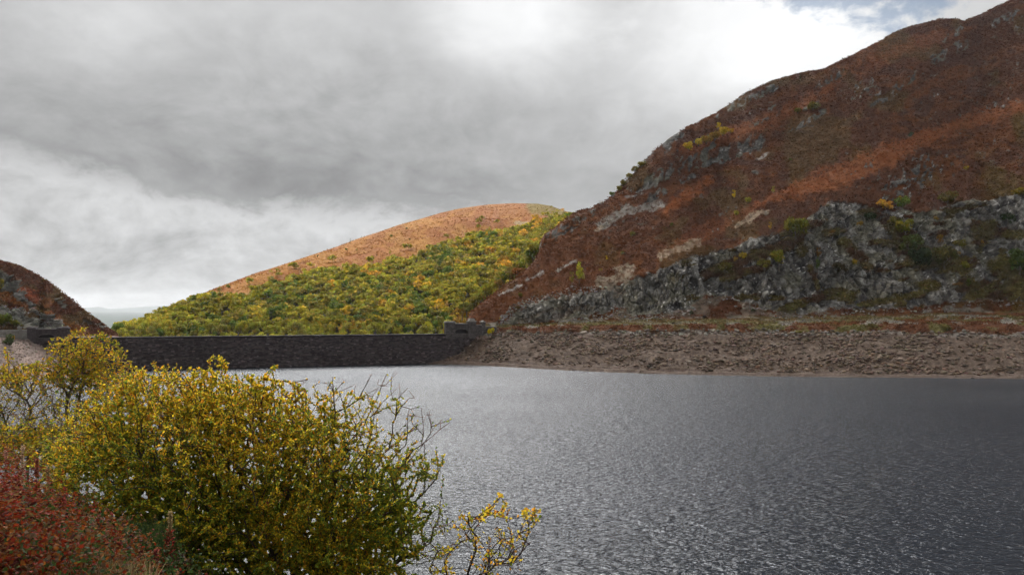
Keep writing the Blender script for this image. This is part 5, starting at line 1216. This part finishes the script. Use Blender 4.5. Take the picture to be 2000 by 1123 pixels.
# ---- brambles and red undergrowth at the bottom left, with stalks of willowherb
def brambles():
    g = np.random.default_rng(101)
    def top(u): return np.interp(u, (-80, 40, 100, 180, 250, 330, 390), (885, 890, 950, 1005, 1040, 1085, 1140))
    n = 4600; y = g.uniform(5.2, 9.5, n); u = g.uniform(-120, 400, n); x = (u-1000)/F*y; z0 = gz(x, y)
    vt = top(u)+g.normal(size=n)*16; zt = CAMZ+(HZ-vt)/F*y; h = np.clip(zt-z0, .05, 1.35); k_ = (zt-z0 > .0)
    z = z0+h*g.random(n)**.6; ctr = np.stack([x, y, z], -1)[k_]; hu = u[k_]
    m = 14; n = len(ctr); B = np.repeat(ctr, m, 0)+g.normal(size=(n*m, 3))*np.array([.07, .07, .06]); D = g.normal(size=(n*m, 3))+np.array([0, 0, .2]); Nn = g.normal(size=(n*m, 3))*.6+np.array([0, -.2, .7])
    zone = np.repeat(fbm(ctr[:, 0]*1.3, ctr[:, 1]*1.3, ctr[:, 2]*2.0, seed=102), m)[:, None]; red = np.clip((zone-.42)*4.5, 0.02, 1); U2 = np.repeat(hu, m)[:, None]; red = np.clip(red+ss(U2, 190, 60)*.8, 0, 1)*ss(U2, 380, 250)
    patch = np.concatenate([1.15-red, .15+red, .1+red, .3+.6*red, .8-.5*red, .25+0*red], 1)
    c = leaf_colors(n*m, g, [(1.0, (.045, .080, .020)), (.8, (.24, .030, .010)), (1.0, (.26, .085, .016)), (.9, (.17, .095, .045)), (.5, (.08, .11, .025)), (.9, (.05, .022, .016))], patch=patch)
    leaf_cloud('bramble_undergrowth', B, D, Nn, g.uniform(.014, .040, n*m), c*.62, None, 1.1)
    o = bpy.data.objects['bramble_undergrowth']; tag(o, 'tangled red brown and green brambles in the lower left corner', None, None, 'stuff')
    # upright leafy shoots, crimson and brown
    Bs, Ds, Ls, Cs = [], [], [], []
    for i in range(420):
        yy = g.uniform(5.4, 8.6); uu = g.uniform(-90, 330)**1.0; xx = (uu-1000)/F*yy; z0_ = float(gz(np.array(xx), np.array(yy))); zt_ = CAMZ+(HZ-top(uu)+g.uniform(-22, 30))/F*yy; H_ = min(max(zt_-z0_, .1), 1.25); zb = zt_-H_
        k2 = 44; t = g.uniform(.1, 1.0, k2); a = g.random(k2)*6.28; ln = g.normal()*.10; Bs.append(np.stack([xx+ln*t, np.full(k2, yy), zb+t*H_], -1)); Ds.append(np.stack([np.cos(a), np.sin(a), g.uniform(-.5, .7, k2)], -1)); Ls.append(.085*(1.2-t)*g.uniform(.5, 1.2, k2)+.012)
        bc = np.array([(.26, .030, .010), (.22, .060, .014), (.24, .12, .04), (.09, .016, .010), (.06, .08, .018)])[g.choice(5, p=(.32, .22, .22, .14, .10) if uu < 160 else (.12, .22, .30, .16, .20))]; Cs.append(bc*g.uniform(.5, 1.5, (k2, 1)))
    Bs = np.concatenate(Bs); leaf_cloud('red_undergrowth', Bs, np.concatenate(Ds), g.normal(size=(len(Bs), 3)), np.concatenate(Ls), np.concatenate(Cs)*.7, None, .5)
    tag(bpy.data.objects['red_undergrowth'], 'upright crimson and brown shoots rising out of the brambles', None, None, 'stuff')
    # arching bramble canes and dead stems
    sg = []
    for i in range(260):
        yy = g.uniform(5.6, 9); uu = g.uniform(-80, 360); xx = (uu-1000)/F*yy; zz = float(gz(np.array(xx), np.array(yy))); a = g.random()*6.28; L = g.uniform(.25, .8); hh = g.uniform(.35, 1.05)*min(1, max(.2, (CAMZ+(HZ-top(uu))/F*yy-zz)))
        p = [np.array([xx, yy, zz])+np.array([math.cos(a)*L*t, math.sin(a)*L*t, hh*math.sin(min(1.0, t*1.25)*2.2)]) for t in np.linspace(0, 1, 6)]
        for q in range(5): sg.append((p[q], .0035-.0004*q, p[q+1], .0031-.0004*q))
    v_, f_ = tube_mesh(sg, 4); c = np.repeat(np.array([(.14, .05, .035), (.22, .14, .09), (.10, .03, .03)])[g.integers(0, 3, len(v_)//8)], 8, 0)
    tag(mesh('bramble_canes', v_, [f_], M_STEM, col=c), 'thin red and straw coloured canes among the brambles', None, None, 'stuff')
brambles()
def willowherb(u, v, yy, lab, fluff=(.42, .27, .17), lean=0, stemc=(.20, .018, .022), seed=0, spike=.16):
    g = np.random.default_rng(200+seed); tp = at(u, v, yy); x0 = tp[0]-lean; z0 = float(gz(np.array(x0), np.array(yy))); bs = np.array([x0, yy, z0]); root = empty('willowherb_stalk', bs, lab, 'plant', 'willowherb stalks standing in the brambles')
    H = tp-bs; pt = lambda t: H*t+np.array([lean*.3*math.sin(t*3), 0, 0]); v_, f_ = tube_mesh([(pt(i/9), .0062*(1-i/12), pt((i+1)/9), .0062*(1-(i+1)/12)) for i in range(9)], 5)
    mesh('stem', v_, [f_], M_STEM, root, col=np.repeat(np.array(stemc)[None], len(v_), 0))
    Hl = np.linalg.norm(H); n = 260; t = g.uniform(.30, .88, n); B = np.array([pt(a) for a in t]); a = g.random(n)*6.28; D = np.stack([np.cos(a), np.sin(a), g.uniform(.1, .9, n)], -1); L = .10*(1.25-t)*g.uniform(.5, 1.2, n)+.015
    c = leaf_colors(n, g, [(1, (.20, .02, .022)), (.9, (.27, .035, .02)), (.7, (.24, .10, .05)), (.4, (.12, .015, .02))]); leaf_cloud('leaves', B, D, g.normal(size=(n, 3)), L, c, root, .45)
    n = 420; t = 1-g.random(n)*spike/Hl*1.5; B = np.array([pt(a) for a in t])+g.normal(size=(n, 3))*.004; a = g.random(n)*6.28; D = np.stack([np.cos(a), np.sin(a), g.uniform(.3, 1.6, n)], -1)
    c = np.array(fluff)*g.uniform(.6, 1.4, (n, 1)); leaf_cloud('seed_head', B, D, g.normal(size=(n, 3)), g.uniform(.012, .034, n), c, root, .5)
for i, (u, v, yy, lab, fl, ln, sp_) in enumerate([(11, 880, 7.6, 'tall willowherb stalk with a pinkish seed spike nearest the left edge', (.36, .20, .15), .05, .30), (44, 872, 7.9, 'tallest willowherb stalk with a pale tan seed spike', (.46, .32, .20), -.04, .28),
        (72, 898, 8.1, 'thin red-stemmed willowherb behind the tallest stalk', (.30, .10, .06), .06, .12), (93, 912, 8.0, 'willowherb stalk with a leaning straw coloured plume', (.40, .28, .14), .12, .22), (30, 930, 7.0, 'dark crimson willowherb stalk in front of the tall pair', (.24, .05, .05), -.05, .14),
        (180, 1010, 6.8, 'short willowherb with a brown tuft amid low brambles', (.34, .18, .13), .03, .12), (330, 1002, 7.2, 'slanting willowherb with a pale plume against the green bush', (.36, .27, .13), .26, .14), (232, 1050, 6.6, 'small red willowherb low beside the green broom', (.25, .05, .05), .03, .10),
        (305, 1075, 6.4, 'crimson willowherb at the right end of the brambles', (.25, .06, .05), -.04, .10), (125, 975, 7.3, 'red willowherb shoot half sunk in the brambles', (.26, .06, .05), .04, .12)]):
    willowherb(u, v, yy, lab, fl, ln, seed=i, spike=sp_)
def blades(name, u0, u1, v0, v1, yy, n, L, cols, label, cat=None, kind=None, up=1.0, w_=.003, seed=0):
    g = np.random.default_rng(seed); u = g.uniform(u0, u1, n); y = yy+g.normal(size=n)*.25; x = (u-1000)/F*y; zt = CAMZ+(HZ-g.uniform(v0, v1, n))/F*y; z0 = zt-L*g.uniform(.7, 1.1, n)
    b = np.stack([x, y, z0], -1); o3 = np.array([b[:, 0].mean(), yy, b[:, 2].min()]); sp_ = g.normal(size=(n, 3))*np.array([.22, .22, 0]); t = b+sp_*L*.8; t[:, 2] = zt; s = np.stack([np.cos(u*9), np.sin(u*9), 0*u], -1)*w_
    m = (b+t)/2+np.array([0, 0, L*.12]); V = np.stack([b-s, b+s, m+s*.8, m-s*.8, t+s*.15, t-s*.15], 1)-o3; i = np.arange(n)[:, None]*6
    c = np.array(cols)[g.integers(0, len(cols), n)]*g.uniform(.6, 1.4, (n, 1))
    o = mesh(name, V.reshape(-1, 3), [np.concatenate([i+np.array([[0, 1, 2, 3]]), i+np.array([[3, 2, 4, 5]])])], M_LEAF, col=np.repeat(c, 6, 0), loc=o3); return tag(o, label, cat, None, kind)
blades('broom_bush', 235, 335, 1010, 1090, 7.6, 2600, .5, [(.030, .05, .016), (.022, .038, .014), (.05, .075, .02)], 'dark green broom with upright shoots between brambles and willow', 'bush', seed=1)
blades('dry_grass', 190, 300, 1085, 1125, 6.0, 900, .25, [(.30, .22, .11), (.22, .15, .08), (.10, .10, .03)], 'dry straw coloured grass at the bottom edge', None, 'stuff', seed=2, w_=.002)

# ================================================================== air
def haze():
    bm_ = Acc(); lo, hi = (-25000, -25000, -47), (25000, 25000, 440)
    c = [np.array([x, y, z], float) for z in (lo[2], hi[2]) for y in (lo[1], hi[1]) for x in (lo[0], hi[0])]
    o = mesh('haze', c, [np.array([(0, 2, 3, 1), (4, 5, 7, 6), (0, 1, 5, 4), (2, 6, 7, 3), (0, 4, 6, 2), (1, 3, 7, 5)])], None, smooth=False)
    m = bpy.data.materials.new('haze_air'); m.use_nodes = True; m.node_tree.nodes.clear(); k = NT(m.node_tree); out = k.node('ShaderNodeOutputMaterial')
    v = k.node('ShaderNodeVolumePrincipled'); v.inputs['Color'].default_value = (.93, .96, 1.0, 1); v.inputs['Density'].default_value = 2.4e-5; v.inputs['Anisotropy'].default_value = .35
    k.l.new(v.outputs[0], out.inputs['Volume']); o.data.materials.append(m); tag(o, 'thin pale haze filling the valley air', None, None, 'stuff')
haze()
